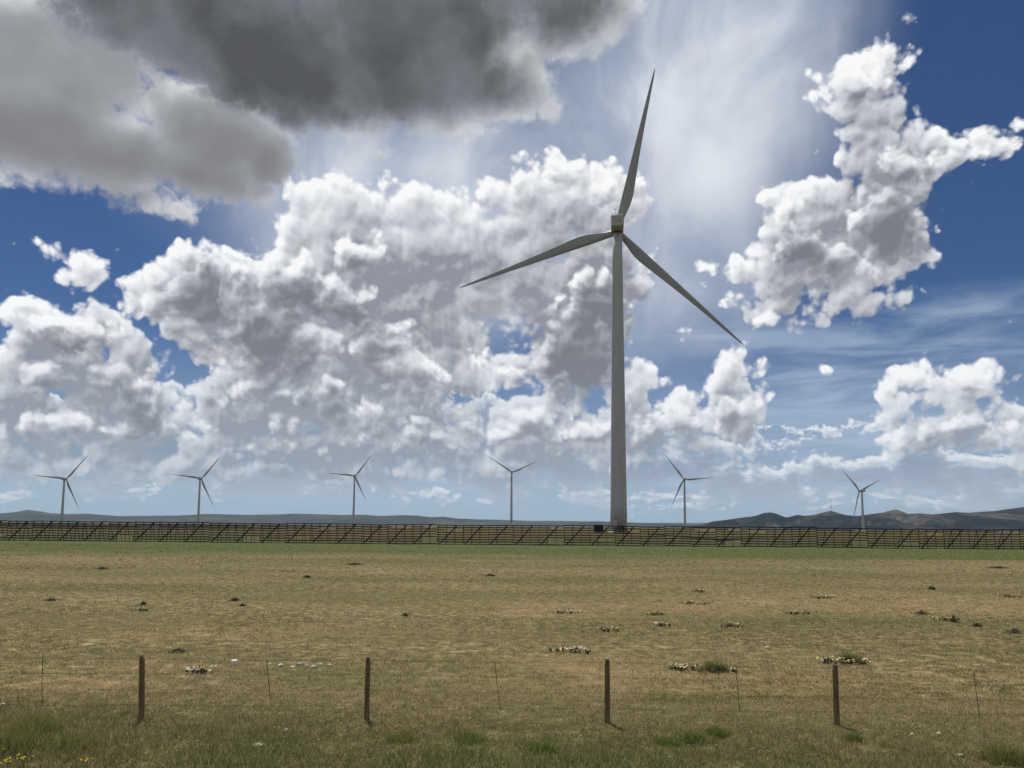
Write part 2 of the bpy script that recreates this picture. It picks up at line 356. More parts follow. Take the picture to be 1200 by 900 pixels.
col = W.mix(a_na, col, c_na)
col = W.mix(a_nb, col, c_nb)
# the rest of the sky, out of view: broken cumulus added and toned for its ambient light
D2 = W.vm('SCALE', DIR, W.m('DIVIDE', 1.0, W.m('MAXIMUM', W.m('ABSOLUTE', sx.outputs['Z']), 0.06)))
n_o = W.noise(D2, 0.9, 4, 0.55, dim='2D')
outside = W.m('MAXIMUM', W.m('MAXIMUM', W.mr(W.m('ABSOLUTE', PX), 690, 800), W.mr(PY, 600, 700)), W.mr(sx.outputs['Y'], 0.1, -0.1))
c_o = W.mix(W.mr(n_o, 0.50, 0.68), K((0.50, 0.50, 0.50)), K((0.20, 0.205, 0.215)))
col = W.mix(W.m('MULTIPLY', W.mr(n_o, 0.43, 0.50), outside), col, c_o)
bg = W.n('ShaderNodeBackground'); W.put(bg.inputs[0], col); bg.inputs[1].default_value = STR
wo = W.n('ShaderNodeOutputWorld'); wt.links.new(bg.outputs[0], wo.inputs[0])
world.cycles.sampling_method = 'MANUAL'; world.cycles.sample_map_resolution = 512

# ------------------------------------------------------------------ building helpers
def mat(name, rough=0.8, spec=0.3):
    m = bpy.data.materials.new(name); m.use_nodes = True
    T = NT(m.node_tree); b = m.node_tree.nodes['Principled BSDF']
    b.inputs['Roughness'].default_value = rough
    b.inputs['Specular IOR Level'].default_value = spec
    return m, T, b
def rgb(c): return (*c, 1.0)
def tag(o, label=None, cat=None, group=None, kind=None):
    if label: o['label'] = label
    if cat: o['category'] = cat
    if group: o['group'] = group
    if kind: o['kind'] = kind
    return o
def link(name, me, m, parent=None, loc=None):
    o = bpy.data.objects.new(name, me); C.objects.link(o)
    if m and not me.materials: me.materials.append(m)
    if parent: o.parent = parent
    if loc is not None: o.location = loc
    return o
def empty(name, loc, rz=0.0):
    o = bpy.data.objects.new(name, None); C.objects.link(o)
    o.location = loc; o.rotation_euler = (0, 0, rz); return o
def mesh_np(name, verts, faces, smooth=False, attrs=None):
    """verts (n,3) and faces (m,3|4) arrays"""
    me = bpy.data.meshes.new(name)
    v = np.asarray(verts, np.float32); f = np.asarray(faces, np.int32)
    me.vertices.add(len(v)); me.vertices.foreach_set('co', v.ravel())
    k = f.shape[1]
    me.loops.add(f.size); me.loops.foreach_set('vertex_index', f.ravel())
    me.polygons.add(len(f)); me.polygons.foreach_set('loop_start', np.arange(0, f.size, k, dtype=np.int32))
    me.polygons.foreach_set('loop_total', np.full(len(f), k, np.int32))
    if smooth: me.polygons.foreach_set('use_smooth', np.ones(len(f), bool))
    for an, av_ in (attrs or {}).items():
        a = me.attributes.new(an, 'FLOAT', 'POINT'); a.data.foreach_set('value', np.asarray(av_, np.float32))
    me.update(calc_edges=True); return me
def bm_mesh(name, bm, smooth=False):
    me = bpy.data.meshes.new(name); bmesh.ops.recalc_face_normals(bm, faces=bm.faces)
    if smooth:
        for f in bm.faces: f.smooth = True
    bm.to_mesh(me); bm.free(); return me
def add_box(bm, c, s, rot=None):
    """axis box centred on c with size s"""
    M = Matrix.Translation(c) @ (rot.to_4x4() if rot else Matrix.Identity(4)) @ Matrix.Diagonal((*s, 1))
    bmesh.ops.create_cube(bm, size=1.0, matrix=M)
def add_bar(bm, p, q, w, h):
    p, q = Vector(p), Vector(q); d = q - p
    M = Matrix.Translation((p + q) / 2) @ d.to_track_quat('X', 'Z').to_matrix().to_4x4() @ Matrix.Diagonal((d.length, w, h, 1))
    bmesh.ops.create_cube(bm, size=1.0, matrix=M)
def add_lathe(bm, prof, seg=24, M=None, cap=True):
    """prof: list of (radius, z)"""
    M = M or Matrix.Identity(4); rings = []
    for r, z in prof:
        rings.append([bm.verts.new(M @ Vector((r * math.cos(2 * math.pi * k / seg), r * math.sin(2 * math.pi * k / seg), z))) for k in range(seg)])
    for a, b in zip(rings, rings[1:]):
        for k in range(seg): bm.faces.new((a[k], a[(k + 1) % seg], b[(k + 1) % seg], b[k]))
    if cap: bm.faces.new(rings[0][::-1]); bm.faces.new(rings[-1])
def add_tube(bm, pts, r, seg=6):
    pts = [Vector(p) for p in pts]; rings = []
    for i, p in enumerate(pts):
        d = (pts[min(i + 1, len(pts) - 1)] - pts[max(i - 1, 0)]).normalized()
        q = d.to_track_quat('Z', 'Y')
        rings.append([bm.verts.new(p + q @ Vector((r * math.cos(2 * math.pi * k / seg), r * math.sin(2 * math.pi * k / seg), 0))) for k in range(seg)])
    for a, b in zip(rings, rings[1:]):
        for k in range(seg): bm.faces.new((a[k], a[(k + 1) % seg], b[(k + 1) % seg], b[k]))
    bm.faces.new(rings[0][::-1]); bm.faces.new(rings[-1])

# ------------------------------------------------------------------ value noise in numpy (terrain, scatter)
def vnoise(x, y, seed=0):
    x = np.asarray(x, float); y = np.asarray(y, float)
    xi = np.floor(x).astype(np.int64); yi = np.floor(y).astype(np.int64)
    fx = x - xi; fy = y - yi; fx = fx * fx * (3 - 2 * fx); fy = fy * fy * (3 - 2 * fy)
    def h(a, b):
        n = (a * 374761393 + b * 668265263 + seed * 974711) & 0xffffffff
        n = ((n ^ (n >> 13)) * 1274126177) & 0xffffffff
        return ((n ^ (n >> 16)) & 0xffff) / 65535.0
    return (h(xi, yi) * (1 - fx) + h(xi + 1, yi) * fx) * (1 - fy) + (h(xi, yi + 1) * (1 - fx) + h(xi + 1, yi + 1) * fx) * fy
def fbm(x, y, o=4, seed=0):
    s = 0; a = 0.5; t = 0
    for k in range(o):
        s = s + a * vnoise(x, y, seed + k); t += a; a *= 0.5; x = np.asarray(x) * 2.03 + 5.1; y = np.asarray(y) * 2.03 + 1.7
    return s / t
def sst(x, a, b):
    t = np.clip((np.asarray(x, float) - a) / (b - a), 0, 1); return t * t * (3 - 2 * t)
def ground_z(x, y):
    """plain: flat, a slight rise behind the snow fence, then lower country"""
    r = np.hypot(x, y)
    z = 1.55 * sst(y, 150, 232) + 0.75 * sst(y, 235, 380)
    z = z - 16.5 * sst(y, 420, 1150)
    z = z + (fbm(np.asarray(x) / 9, np.asarray(y) / 9, 3, 5) - 0.5) * 0.16 * sst(r, 8, 30)
    z = z + (fbm(np.asarray(x) / 300, np.asarray(y) / 300, 3, 9) - 0.5) * 7 * sst(r, 500, 2500)
    return z
def on_ground(px, py):
    """where the ray of a photo pixel meets the near plain"""
    d = ray(px, py); t = -CAM_H / d.z
    for _ in range(4):
        p = Vector((0, 0, CAM_H)) + d * t
        t = (float(ground_z(p.x, p.y)) - CAM_H) / d.z
    p = Vector((0, 0, CAM_H)) + d * t
    return p

# ------------------------------------------------------------------ ground
def ground_material():
    m, T, b = mat('prairie', 0.95, 0.1)
    g = T.n('ShaderNodeNewGeometry'); P = g.outputs['Position']
    s = T.n('ShaderNodeSeparateXYZ'); T.put(s.inputs[0], P); X, Y = s.outputs[0], s.outputs[1]
    P2 = T.vm('MULTIPLY', P, (1, 1, 0))
    big = T.noise(P2, 0.035, 5, 0.6); mid_ = T.noise(P2, 0.28, 6, 0.65); fine = T.noise(P2, 2.2, 8, 0.72); grit = T.noise(P2, 13.0, 4, 0.7)
    wide = T.noise(T.vm('MULTIPLY', P2, (0.35, 1.0, 0)), 0.09, 5, 0.6)
    c = T.ramp(fine, [(0.34, (0.055, 0.046, 0.022)), (0.46, (0.130, 0.104, 0.055)), (0.55, (0.21, 0.165, 0.098)), (0.67, (0.40, 0.335, 0.23))])  # dark tones deepened as painted litter shadow
    # olive short grass in broad soft patches
    c = T.mix(T.mr(wide, 0.40, 0.60, 0.0, 0.8), c, T.ramp(fine, [(0.3, (0.058, 0.060, 0.022)), (0.5, (0.100, 0.092, 0.038)), (0.7, (0.160, 0.138, 0.066))]))
    # reddish bare patches (places of their own on the plain)
    W2 = T.vm('MULTIPLY_ADD', T.vm('SUBTRACT', T.noise(P2, 0.35, 4, 0.6, color=True), (0.5, 0.5, 0.5)), (5.0, 5.0, 0), P2)
    def spots(lst, soft):
        acc = None
        for (px, py, wx, wy) in lst:
            q = on_ground(px, py); q2 = on_ground(px, py + wy); q3 = on_ground(px + wx, py)
            acc_ = None
            mp = T.n('ShaderNodeMapping', vector_type='TEXTURE'); T.put(mp.inputs[0], W2)
            mp.inputs['Location'].default_value = (q.x, q.y, 0)
            mp.inputs['Scale'].default_value = (abs(q3.x - q.x), abs(q.y - q2.y) * 1.1, 1)
            d = T.mr(T.vm('LENGTH', mp.outputs[0]), 1.0 + soft, 1.0 - soft)
            acc = d if acc is None else T.m('MAXIMUM', acc, d)
        return acc
    red = spots([(1030, 707, 240, 9), (800, 712, 110, 9), (730, 790, 150, 26), (860, 800, 150, 12), (1060, 795, 180, 14), (90, 808, 90, 8), (200, 782, 70, 5), (280, 740, 120, 8), (1150, 705, 90, 4), (640, 715, 80, 10)], 0.6)
    c = T.mix(T.m('MULTIPLY', red, T.mr(mid_, 0.34, 0.62, 0.15, 0.78)), c, T.ramp(fine, [(0.3, (0.17, 0.112, 0.062)), (0.55, (0.26, 0.182, 0.112)), (0.75, (0.36, 0.26, 0.175))]))
    pale = spots([(440, 671, 17, 2.2), (568, 663, 22, 1.6), (548, 657, 14, 1), (110, 702, 34, 3), (960, 666, 40, 1.6), (1010, 668, 30, 1.6), (345, 780, 36, 2.5), (740, 828, 22, 4), (890, 705, 20, 1.5), (540, 790, 40, 4)], 0.5)
    c = T.mix(T.m('MULTIPLY', pale, T.mr(T.m('ADD', T.m('MULTIPLY', fine, 0.6), T.m('MULTIPLY', mid_, 0.4)), 0.44, 0.60, 0.0, 0.6)), c, (0.29, 0.26, 0.20))
    # green strip in front of the snow fence and a greener verge by the track
    wob_ = T.noise(T.vm('MULTIPLY', P2, (0.3, 1.0, 0)), 0.12, 5, 0.6)
    yy = T.m('ADD', Y, T.m('MULTIPLY', T.m('SUBTRACT', wob_, 0.5), 34.0))
    strip = T.m('MULTIPLY', T.mr(yy, 78, 104), T.mr(Y, 190, 150))
    c = T.mix(T.m('MULTIPLY', strip, 0.82), c, T.ramp(fine, [(0.3, (0.040, 0.062, 0.018)), (0.55, (0.062, 0.084, 0.027)), (0.75, (0.10, 0.11, 0.045))]))
    yn = T.m('ADD', T.m('ADD', Y, T.m('MULTIPLY', X, 0.10)), T.m('MULTIPLY', T.m('SUBTRACT', mid_, 0.5), 7.0))
    verge = T.mr(yn, 16.8, 13.2)
    c = T.mix(T.m('MULTIPLY', verge, 0.75), c, T.ramp(fine, [(0.3, (0.036, 0.040, 0.014)), (0.55, (0.075, 0.072, 0.030)), (0.75, (0.15, 0.13, 0.07))]))
    # sagebrush country far out
    sage = T.ramp(T.noise(P2, 0.004, 6, 0.62), [(0.35, (0.085, 0.085, 0.055)), (0.5, (0.13, 0.115, 0.075)), (0.65, (0.22, 0.18, 0.125))])
    c = T.mix(T.mr(Y, 480, 1100), c, sage)
    cloud_shadow_band = T.m('MULTIPLY', T.mr(T.m('ADD', X, T.m('MULTIPLY', T.m('SUBTRACT', big, 0.5), 120.0)), -30, -130), T.mr(Y, 205, 235))  # cloud shadow on the land at left, painted into the ground colour
    c = T.mix(T.m('MULTIPLY', T.m('MULTIPLY', cloud_shadow_band, T.mr(Y, 900, 600)), 0.9), c, (0.022, 0.020, 0.014))
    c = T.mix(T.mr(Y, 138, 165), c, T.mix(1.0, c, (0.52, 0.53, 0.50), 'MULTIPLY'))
    # dark gaps with litter shadow painted into the colour, and pale stems
    c = T.mix(1.0, c, (0.96, 0.97, 0.78), 'MULTIPLY')
    c = T.mix(T.mr(grit, 0.43, 0.27, 0.0, 0.85), c, (0.035, 0.030, 0.015))
    c = T.mix(T.mr(grit, 0.56, 0.72, 0.0, 0.75), c, (0.34, 0.30, 0.21))
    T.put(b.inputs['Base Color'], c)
    bp = T.n('ShaderNodeBump'); bp.inputs['Strength'].default_value = 0.55; bp.inputs['Distance'].default_value = 0.08
    T.put(bp.inputs['Height'], T.m('ADD', fine, T.m('MULTIPLY', grit, 0.35)))
    T.put(b.inputs['Normal'], bp.outputs[0])
    return m

nr, na = 260, 540
rr = np.concatenate([[0.0], np.geomspace(3.0, 30000.0, nr)])
aa = np.concatenate([np.linspace(-0.82, 0.82, 401), np.linspace(0.82, 2 * math.pi - 0.82, na - 400 + 1)[1:-1]])
AA, RR = np.meshgrid(aa, rr)
gx = RR * np.sin(AA); gy = RR * np.cos(AA); gz = ground_z(gx, gy)
nA = len(aa)
idx = np.arange(len(rr) * nA).reshape(len(rr), nA); nxt = np.roll(idx, -1, axis=1)
faces = np.stack([idx[:-1], nxt[:-1], nxt[1:], idx[1:]], -1).reshape(-1, 4)[:, ::-1]
gm = mesh_np('ground', np.stack([gx, gy, gz], -1).reshape(-1, 3), faces, True)
GROUND_MAT = ground_material()
tag(link('ground', gm, GROUND_MAT), kind='structure')

# ------------------------------------------------------------------ far hills
def hill_range(name, D, prof, depth, seed, m, gully=1.0, z0=-16.0, ny=70, step=2.0):
    """ridge whose crest follows measured elevations at distance D, a real heightfield with slopes"""
    xs = np.arange(prof[0][0], prof[-1][0] + 0.01, step)
    crest = np.interp(xs, [p[0] for p in prof], [p[1] for p in prof])
    V = np.linspace(0, 1, ny); verts = []
    bxy = []
    for px, py in zip(xs, crest):
        d = ray(px, py); bxy.append((d.x / d.y * D, CAM_H + d.z / d.y * D))
    bx = np.array([b[0] for b in bxy]); top = np.array([b[1] for b in bxy]) - z0
    VV, BX = np.meshgrid(V, bx, indexing='ij'); TOP = np.broadcast_to(top, VV.shape)
    yy = D - depth * 0.55 + VV * depth
    xx = BX * yy / D
    shape = np.where(VV < 0.55, sst(VV, 0, 0.58) ** 1.15, 1 - 0.9 * sst(VV, 0.55, 1.0))
    shape = shape / shape.max()
    n = fbm(xx / (depth * 0.16), yy / (depth * 0.5), 5, seed) - 0.5
    ridged = 1 - abs(2 * fbm(xx / (depth * 0.11), yy / (depth * 0.30), 4, seed + 7) - 1)
    slope = 4 * shape * (1 - shape)
    zz = z0 - 2 + (TOP + 2) * shape + gully * top.mean() * slope * (n * 0.55 + (ridged - 0.75) * 0.75)
    zz = np.minimum(zz, z0 - 2 + (TOP + 2) * np.maximum(shape, 0.0) + 0.30 * top.mean() * slope)
    # never above the measured skyline
    cap = (CAM_H + (TOP + z0 - CAM_H) * yy / D); zz = np.minimum(zz, cap)
    k = np.arange(zz.size).reshape(zz.shape)
    f = np.stack([k[:-1, :-1], k[:-1, 1:], k[1:, 1:], k[1:, :-1]], -1).reshape(-1, 4)
    me = mesh_np(name, np.stack([xx, yy, zz], -1).reshape(-1, 3), f, True)
    o = link(name, me, m); tag(o, kind='structure'); return o
def hill_material(name, sc, stops):
    m, T, b = mat(name, 1.0, 0.0)
    g = T.n('ShaderNodeNewGeometry')
    n = T.noise(g.outputs['Position'], sc, 7, 0.65, dist=0.4); n2 = T.noise(g.outputs['Position'], sc * 9, 5, 0.7)
    T.put(b.inputs['Base Color'], T.ramp(T.m('ADD', T.m('MULTIPLY', n, 0.65), T.m('MULTIPLY', n2, 0.35)), stops))
    return m
near_hill = hill_material('dry_hills', 0.0022, [(0.38, (0.006, 0.007, 0.007)), (0.48, (0.013, 0.013, 0.012)), (0.55, (0.045, 0.040, 0.035)), (0.64, (0.125, 0.105, 0.085))])
far_hill = hill_material('far_hills', 0.0007, [(0.34, (0.02, 0.025, 0.02)), (0.5, (0.045, 0.045, 0.035)), (0.66, (0.12, 0.105, 0.08))])
hill_range('hills', 6500, [(800, 617), (822, 615), (835, 611), (850, 609.3), (870, 606.5), (885, 604.5), (896, 601), (903, 600.3), (910, 602), (921, 606.4), (928, 605.0), (935, 603.2), (943, 604.6), (955, 603), (966, 600), (974, 598.6),
    (983, 601.3), (991, 603.6), (1005, 604.6), (1020, 602.5), (1035, 600.6), (1044, 598), (1050, 597), (1057, 599.2), (1064, 602), (1078, 601.5), (1092, 602.8), (1106, 601.6), (1120, 600), (1135, 601), (1150, 599.6), (1165, 599), (1182, 596.5), (1200, 594), (1240, 590), (1290, 593), (1340, 600)], 3200, 3, near_hill, 2.0)
hill_range('hills', 11500, [(-140, 604), (-60, 603), (-20, 602), (5, 601.3), (20, 599.6), (32, 597.3), (40, 598.2), (48, 599.2), (60, 601.5), (80, 602.2), (100, 601.8), (125, 603.6), (150, 605.8), (165, 605.4), (190, 605.0), (220, 603.5), (240, 602.2), (262, 602.6), (290, 603.4), (330, 602.6),
    (345, 601.8), (372, 602.6), (400, 603.4), (425, 603.0), (445, 604.6), (470, 603.6), (490, 604.2), (505, 606), (520, 605.4), (535, 607.6), (560, 608.6), (590, 609.2), (620, 610.2), (650, 610.2), (690, 611), (720, 611.4), (750, 612.8), (790, 613.9), (830, 615.5)], 3600, 21, far_hill, 0.5)
hill_range('hills', 19000, [(-140, 605), (0, 604.4), (100, 605.0), (200, 604.0), (300, 606.0), (420, 605.4), (560, 610.5), (640, 611.5), (700, 610.8), (760, 612.8), (900, 612), (1000, 611), (1200, 607), (1340, 605)], 5000, 33, far_hill, 0.4)

# ------------------------------------------------------------------ wind turbines
def paint_material(name, base, dirt, rough=0.42):
    m, T, b = mat(name, rough, 0.35)
    tc_ = T.n('ShaderNodeTexCoord'); o = tc_.outputs['Object']
    n = T.noise(T.vm('MULTIPLY', o, (1, 1, 0.12)), 1.1, 6, 0.65); n2 = T.noise(o, 0.25, 4, 0.5)
    c = T.mix(T.mr(n, 0.42, 0.75, 0.0, 0.55), base, dirt)
    c = T.mix(T.mr(n2, 0.35, 0.7, 0.0, 0.25), c, tuple(x * 0.85 for x in base))
    T.put(b.inputs['Base Color'], c)
    T.put(b.inputs['Roughness'], T.mr(n, 0.3, 0.7, rough - 0.08, rough + 0.15))
    return m
TOWER = paint_material('tower_paint', (0.49, 0.505, 0.51), (0.39, 0.39, 0.38))
BLADE = paint_material('blade_paint', (0.37, 0.385, 0.39), (0.30, 0.30, 0.29), 0.35)
NACELLE = paint_material('nacelle_paint', (0.46, 0.45, 0.42), (0.34, 0.31, 0.26))
def plain(name, c, rough=0.7, metal=0.0, spec=0.3, var=0.25, sc=6.0):
    m, T, b = mat(name, rough, spec); b.inputs['Metallic'].default_value = metal
    n = T.noise(T.n('ShaderNodeTexCoord').outputs['Object'], sc, 5, 0.65)
    T.put(b.inputs['Base Color'], T.mix(T.mr(n, 0.3, 0.7), tuple(x * (1 - var) for x in c), tuple(min(1, x * (1 + var)) for x in c)))
    return m
RUST = plain('rusty_seal', (0.20, 0.075, 0.03), 0.9)
DARK = plain('dark_metal', (0.03, 0.032, 0.035), 0.6)
GALV = plain('galvanised_steel', (0.42, 0.43, 0.43), 0.4, 0.7)
CONC = plain('concrete', (0.32, 0.30, 0.27), 0.95, 0, 0.1)

def blade_mesh(L):
    """blade along +Z, chord along X (leading edge towards -X), seen from behind (-Y side)"""
    k = L / 51.4
    prof = [(0.9, .95, .95, 1.0), (1.8, .95, .95, 1.0), (3.2, .96, 1.0, .85), (5, 1.0, 1.35, .62), (7, 1.02, 1.85, .45), (9, 1.02, 2.22, .34), (11.5, .98, 2.35, .27), (14, .92, 2.20, .24), (18, .84, 1.86, .21),
            (24, .72, 1.45, .19), (31, .60, 1.06, .18), (38, .47, .76, .17), (44, .36, .52, .16), (48, .27, .36, .15), (50.3, .17, .20, .15), (51.2, .07, .08, .15), (51.4, .02, .02, .2)]
    n = 20; V = []; Fc = []
    for (z, le, te, t) in prof:
        tw = R(13) * max(0, 1 - z / 40) ** 1.3; bend = 1.3 * (z / 51.4) ** 2.2
        for j in range(n):
            a = 2 * math.pi * j / n
            cx_, sy = math.cos(a), math.sin(a)
            xx = (te if cx_ > 0 else le) * cx_
            th = t * (le + te) / 2
            round_ = max(0, min(1, (t - 0.3) / 0.7))
            foil = 1.0 if cx_ < 0 else (1 - (1 - round_) * cx_ ** 1.2 * 0.92)
            yy_ = th * sy * foil
            x2 = xx * math.cos(tw) + yy_ * math.sin(tw); y2 = -xx * math.sin(tw) + yy_ * math.cos(tw)
            V.append((x2 * k, (y2 + bend) * k, z * k))
    for i in range(len(prof) - 1):
        for j in range(n):
            Fc.append((i * n + j, i * n + (j + 1) % n, (i + 1) * n + (j + 1) % n, (i + 1) * n + j))
    return mesh_np('blade', V, Fc, True)

def nacelle_mesh():
    bm = bmesh.new()
    # cross-sections along Y (rear at -Y towards the camera), (y, half width, bottom, top)
    secs = [(-4.9, 1.72, -1.30, 1.75), (-4.75, 1.95, -1.52, 1.98), (-3.6, 2.02, -1.72, 2.05), (0.0, 2.05, -1.75, 2.05), (2.6, 1.95, -1.7, 1.98), (3.6, 1.6, -1.45, 1.7)]
    rings = []
    for y, w, b0, t0 in secs:
        c = 0.28
        wb = w * 0.92
        pts = [(-wb + c, b0), (wb - c, b0), (wb, b0 + c), (w, t0 - c), (w - c, t0), (-w + c, t0), (-w, t0 - c), (-wb, b0 + c)]
        rings.append([bm.verts.new((x, y, z)) for x, z in pts])
    for a, b in zip(rings, rings[1:]):
        for k in range(8): bm.faces.new((a[k], a[(k + 1) % 8], b[(k + 1) % 8], b[k]))
    bm.faces.new(rings[0][::-1]); bm.faces.new(rings[-1])
    return bm_mesh('nacelle', bm)

def make_turbine(H, r0, r1, L, detail):
    """H hub height over the base, rotor facing away (+Y)"""
    t = empty('wind_turbine', (0, 0, 0))
    top = H - 1.95
    bm = bmesh.new()
    zs = np.linspace(0, top, 13); prof = []
    for i, z in enumerate(zs):
        f = z / top; r = r0 + (r1 - r0) * (f ** 1.05)
        prof.append((r, z))
    add_lathe(bm, prof, 48)
    tw = link('tower', bm_mesh('tower', bm, True), TOWER, t)
    for p_ in tw.data.polygons:
        if len(p_.vertices) > 4: p_.use_smooth = False
    for f in ((0.27, 0.58) if detail else (0.5,)):
        bm = bmesh.new()
        r = r0 + (r1 - r0) * f ** 1.05; z = top * f
        add_lathe(bm, [(r - 0.02, z - 0.09), (r + 0.035, z - 0.09), (r + 0.035, z + 0.09), (r - 0.02, z + 0.09)], 48)
        link('flange', bm_mesh('flange', bm), TOWER, tw)
    bm = bmesh.new(); add_lathe(bm, [(r1 - 0.03, top - 0.32), (r1 + 0.12, top - 0.32), (r1 + 0.12, top + 0.1), (r1 - 0.03, top + 0.1)], 40)
    link('yaw_seal', bm_mesh('yaw_seal', bm), RUST, tw)
    na_ = link('nacelle', nacelle_mesh(), NACELLE, t, (0, 0, H))
    bm = bmesh.new()
    add_box(bm, (0.62, -4.93, 0.05), (0.42, 0.06, 0.42)); link('vent', bm_mesh('vent', bm), DARK, na_)
    bm = bmesh.new()
    for y in (-4.3, -2.2):
        for x in (-1.5, -0.5, 0.5, 1.5): add_box(bm, (x, y, 2.30), (0.06, 0.06, 0.56))
        add_box(bm, (0, y, 2.60), (3.1, 0.07, 0.07))
    for x in (-1.5, 1.5): add_box(bm, (x, -3.25, 2.60), (0.07, 2.1, 0.07))
    link('railing', bm_mesh('railing', bm), GALV, na_)
    bm = bmesh.new()
    add_lathe(bm, [(0.05, 1.9), (0.04, 4.5)], 8, Matrix.Translation((-0.55, -3.9, 0)))
    add_box(bm, (-0.55, -3.9, 3.9), (0.8, 0.06, 0.06)); add_lathe(bm, [(0.12, 3.9), (0.12, 4.1)], 8, Matrix.Translation((-0.9, -3.9, 0)))
    link('wind_sensor', bm_mesh('wind_sensor', bm), GALV, na_)
    bm = bmesh.new()
    add_box(bm, (0, -1.2, 2.12), (2.2, 2.2, 0.25)); link('roof_hatch', bm_mesh('roof_hatch', bm), NACELLE, na_)
    # hub and spinner
    bm = bmesh.new()
    add_lathe(bm, [(1.25, 3.62), (1.55, 4.0), (1.62, 5.6), (1.35, 6.6), (0.8, 7.3), (0.2, 7.55)], 28, Matrix.Rotation(-math.pi / 2, 4, 'X'))
    hub = link('hub', bm_mesh('hub', bm, True), TOWER, t, (0, 0, H + 0.35))
    bme = blade_mesh(L)
    blades = [link('blade', bme, BLADE, t, (0, 4.9, H + 0.35)) for _ in range(3)]
    if detail:
        # door, steps, platform, cable box and foundation at the foot
        f = empty('x', (0, 0, 0)); bpy.data.objects.remove(f)
        bm = bmesh.new(); add_lathe(bm, [(r0 + 0.9, -0.35), (r0 + 0.9, 0.12), (r0 + 0.45, 0.30), (r0 + 0.4, 0.36), (r0 - 0.1, 0.36)], 48)
        link('foundation', bm_mesh('foundation', bm), CONC, t)
        bm = bmesh.new(); add_box(bm, (-1.05, -r0 + 0.12, 3.05), (0.95, 0.32, 2.1)); d_ = link('door', bm_mesh('door', bm), TOWER, t)
        bm = bmesh.new(); add_box(bm, (-1.05, -r0 + 0.02, 4.22), (1.25, 0.55, 0.10)); link('door_canopy', bm_mesh('door_canopy', bm), DARK, d_)
        bm = bmesh.new(); add_box(bm, (-0.72, -r0 - 0.08, 3.0), (0.06, 0.08, 0.3)); link('door_handle', bm_mesh('door_handle', bm), DARK, d_)
        bm = bmesh.new()
        add_box(bm, (-0.6, -r0 - 0.65, 1.95), (2.3, 1.5, 0.08))
        for k in range(8): add_box(bm, (0.72 + k * 0.30, -r0 - 0.65, 1.75 - k * 0.22), (0.30, 1.1, 0.05))
        add_bar(bm, (0.55, -r0 - 1.2, 1.9), (2.95, -r0 - 1.2, 0.15), 0.06, 0.22); add_bar(bm, (0.55, -r0 - 0.1, 1.9), (2.95, -r0 - 0.1, 0.15), 0.06, 0.22)
        for x in (-1.7, 0.5):
            for y in (-r0 - 1.35, -r0 - 0.15): add_box(bm, (x, y, 1.0), (0.09, 0.09, 1.9))
        st_ = link('entrance_stairs', bm_mesh('entrance_stairs', bm), DARK, t)
        bm = bmesh.new()
        for x in (-1.7, -0.6, 0.5): add_box(bm, (x, -r0 - 1.38, 2.5), (0.05, 0.05, 1.05))
        add_box(bm, (-0.6, -r0 - 1.38, 3.02), (2.25, 0.05, 0.05)); add_box(bm, (-0.6, -r0 - 1.38, 2.5), (2.25, 0.04, 0.04))
        add_bar(bm, (0.5, -r0 - 1.28, 3.0), (2.9, -r0 - 1.28, 1.2), 0.05, 0.05)
        link('handrail', bm_mesh('handrail', bm), GALV, st_)
        for z in (5.9, 15.3):
            bm = bmesh.new(); add_box(bm, (-0.8, -r0 + 0.36 - (0.02 if z < 10 else -0.14), z), (0.42, 0.25, 0.34))
            link('vent', bm_mesh('vent', bm), DARK, t)
    return t, blades

# the near one
Y0 = 230.0
TX = at(725, 600, Y0).x; TZ = float(ground_z(TX, Y0))
hubz = at(723.3, 271.7, Y0 + 4.9).z - 0.35
TILT = R(5)
def blade_rot(a): return (Matrix.Rotation(TILT, 3, 'X') @ Matrix.Rotation(a, 3, 'Y')).to_euler()
def rotor_fit(hubp, yaw, tips):
    """blade angles and mean length of a rotor whose plane (turned by yaw) holds the tips seen at these pixels"""
    M_ = Matrix.Rotation(yaw, 3, 'Z') @ Matrix.Rotation(TILT, 3, 'X'); n_ = M_ @ Vector((0, 1, 0)); u_ = M_ @ Vector((1, 0, 0)); v_ = M_ @ Vector((0, 0, 1)); o_ = Vector((0, 0, CAM_H)); out = []
    for px, py in tips:
        d_ = ray(px, py); q_ = o_ + d_ * ((hubp - o_).dot(n_) / d_.dot(n_)) - hubp
        out.append((math.atan2(q_.dot(u_), q_.dot(v_)), q_.length))
    return [a for a, _ in out], sum(l for _, l in out) / len(out)
YAW = -math.atan2(TX, Y0) * 0.85
hubp = Vector((TX, Y0, hubz + 0.35)) + Vector((-math.sin(YAW), math.cos(YAW), 0)) * 4.9
BANG, BLEN = rotor_fit(hubp, YAW, [(767.3, 80), (537, 336.5), (874, 405)])
print('near rotor', [math.degrees(a) for a in BANG], BLEN)
big_, bl = make_turbine(hubz - TZ, 2.52, 1.42, BLEN, True)
big_.location = (TX, Y0, TZ); big_.rotation_euler = (0, 0, YAW)
tag(big_, 'huge pale grey wind turbine towering close behind the snow fence', 'wind turbine', 'wind turbines on the plain')
def set_blades(bl, hub, tips):
    for b_, (px, py) in zip(bl, tips):
        dx, dy = px - hub[0], hub[1] - py
        b_.rotation_euler = (0, math.atan2(dx, dy), 0)
for b_, a_ in zip(bl, BANG): b_.rotation_euler = blade_rot(a_)

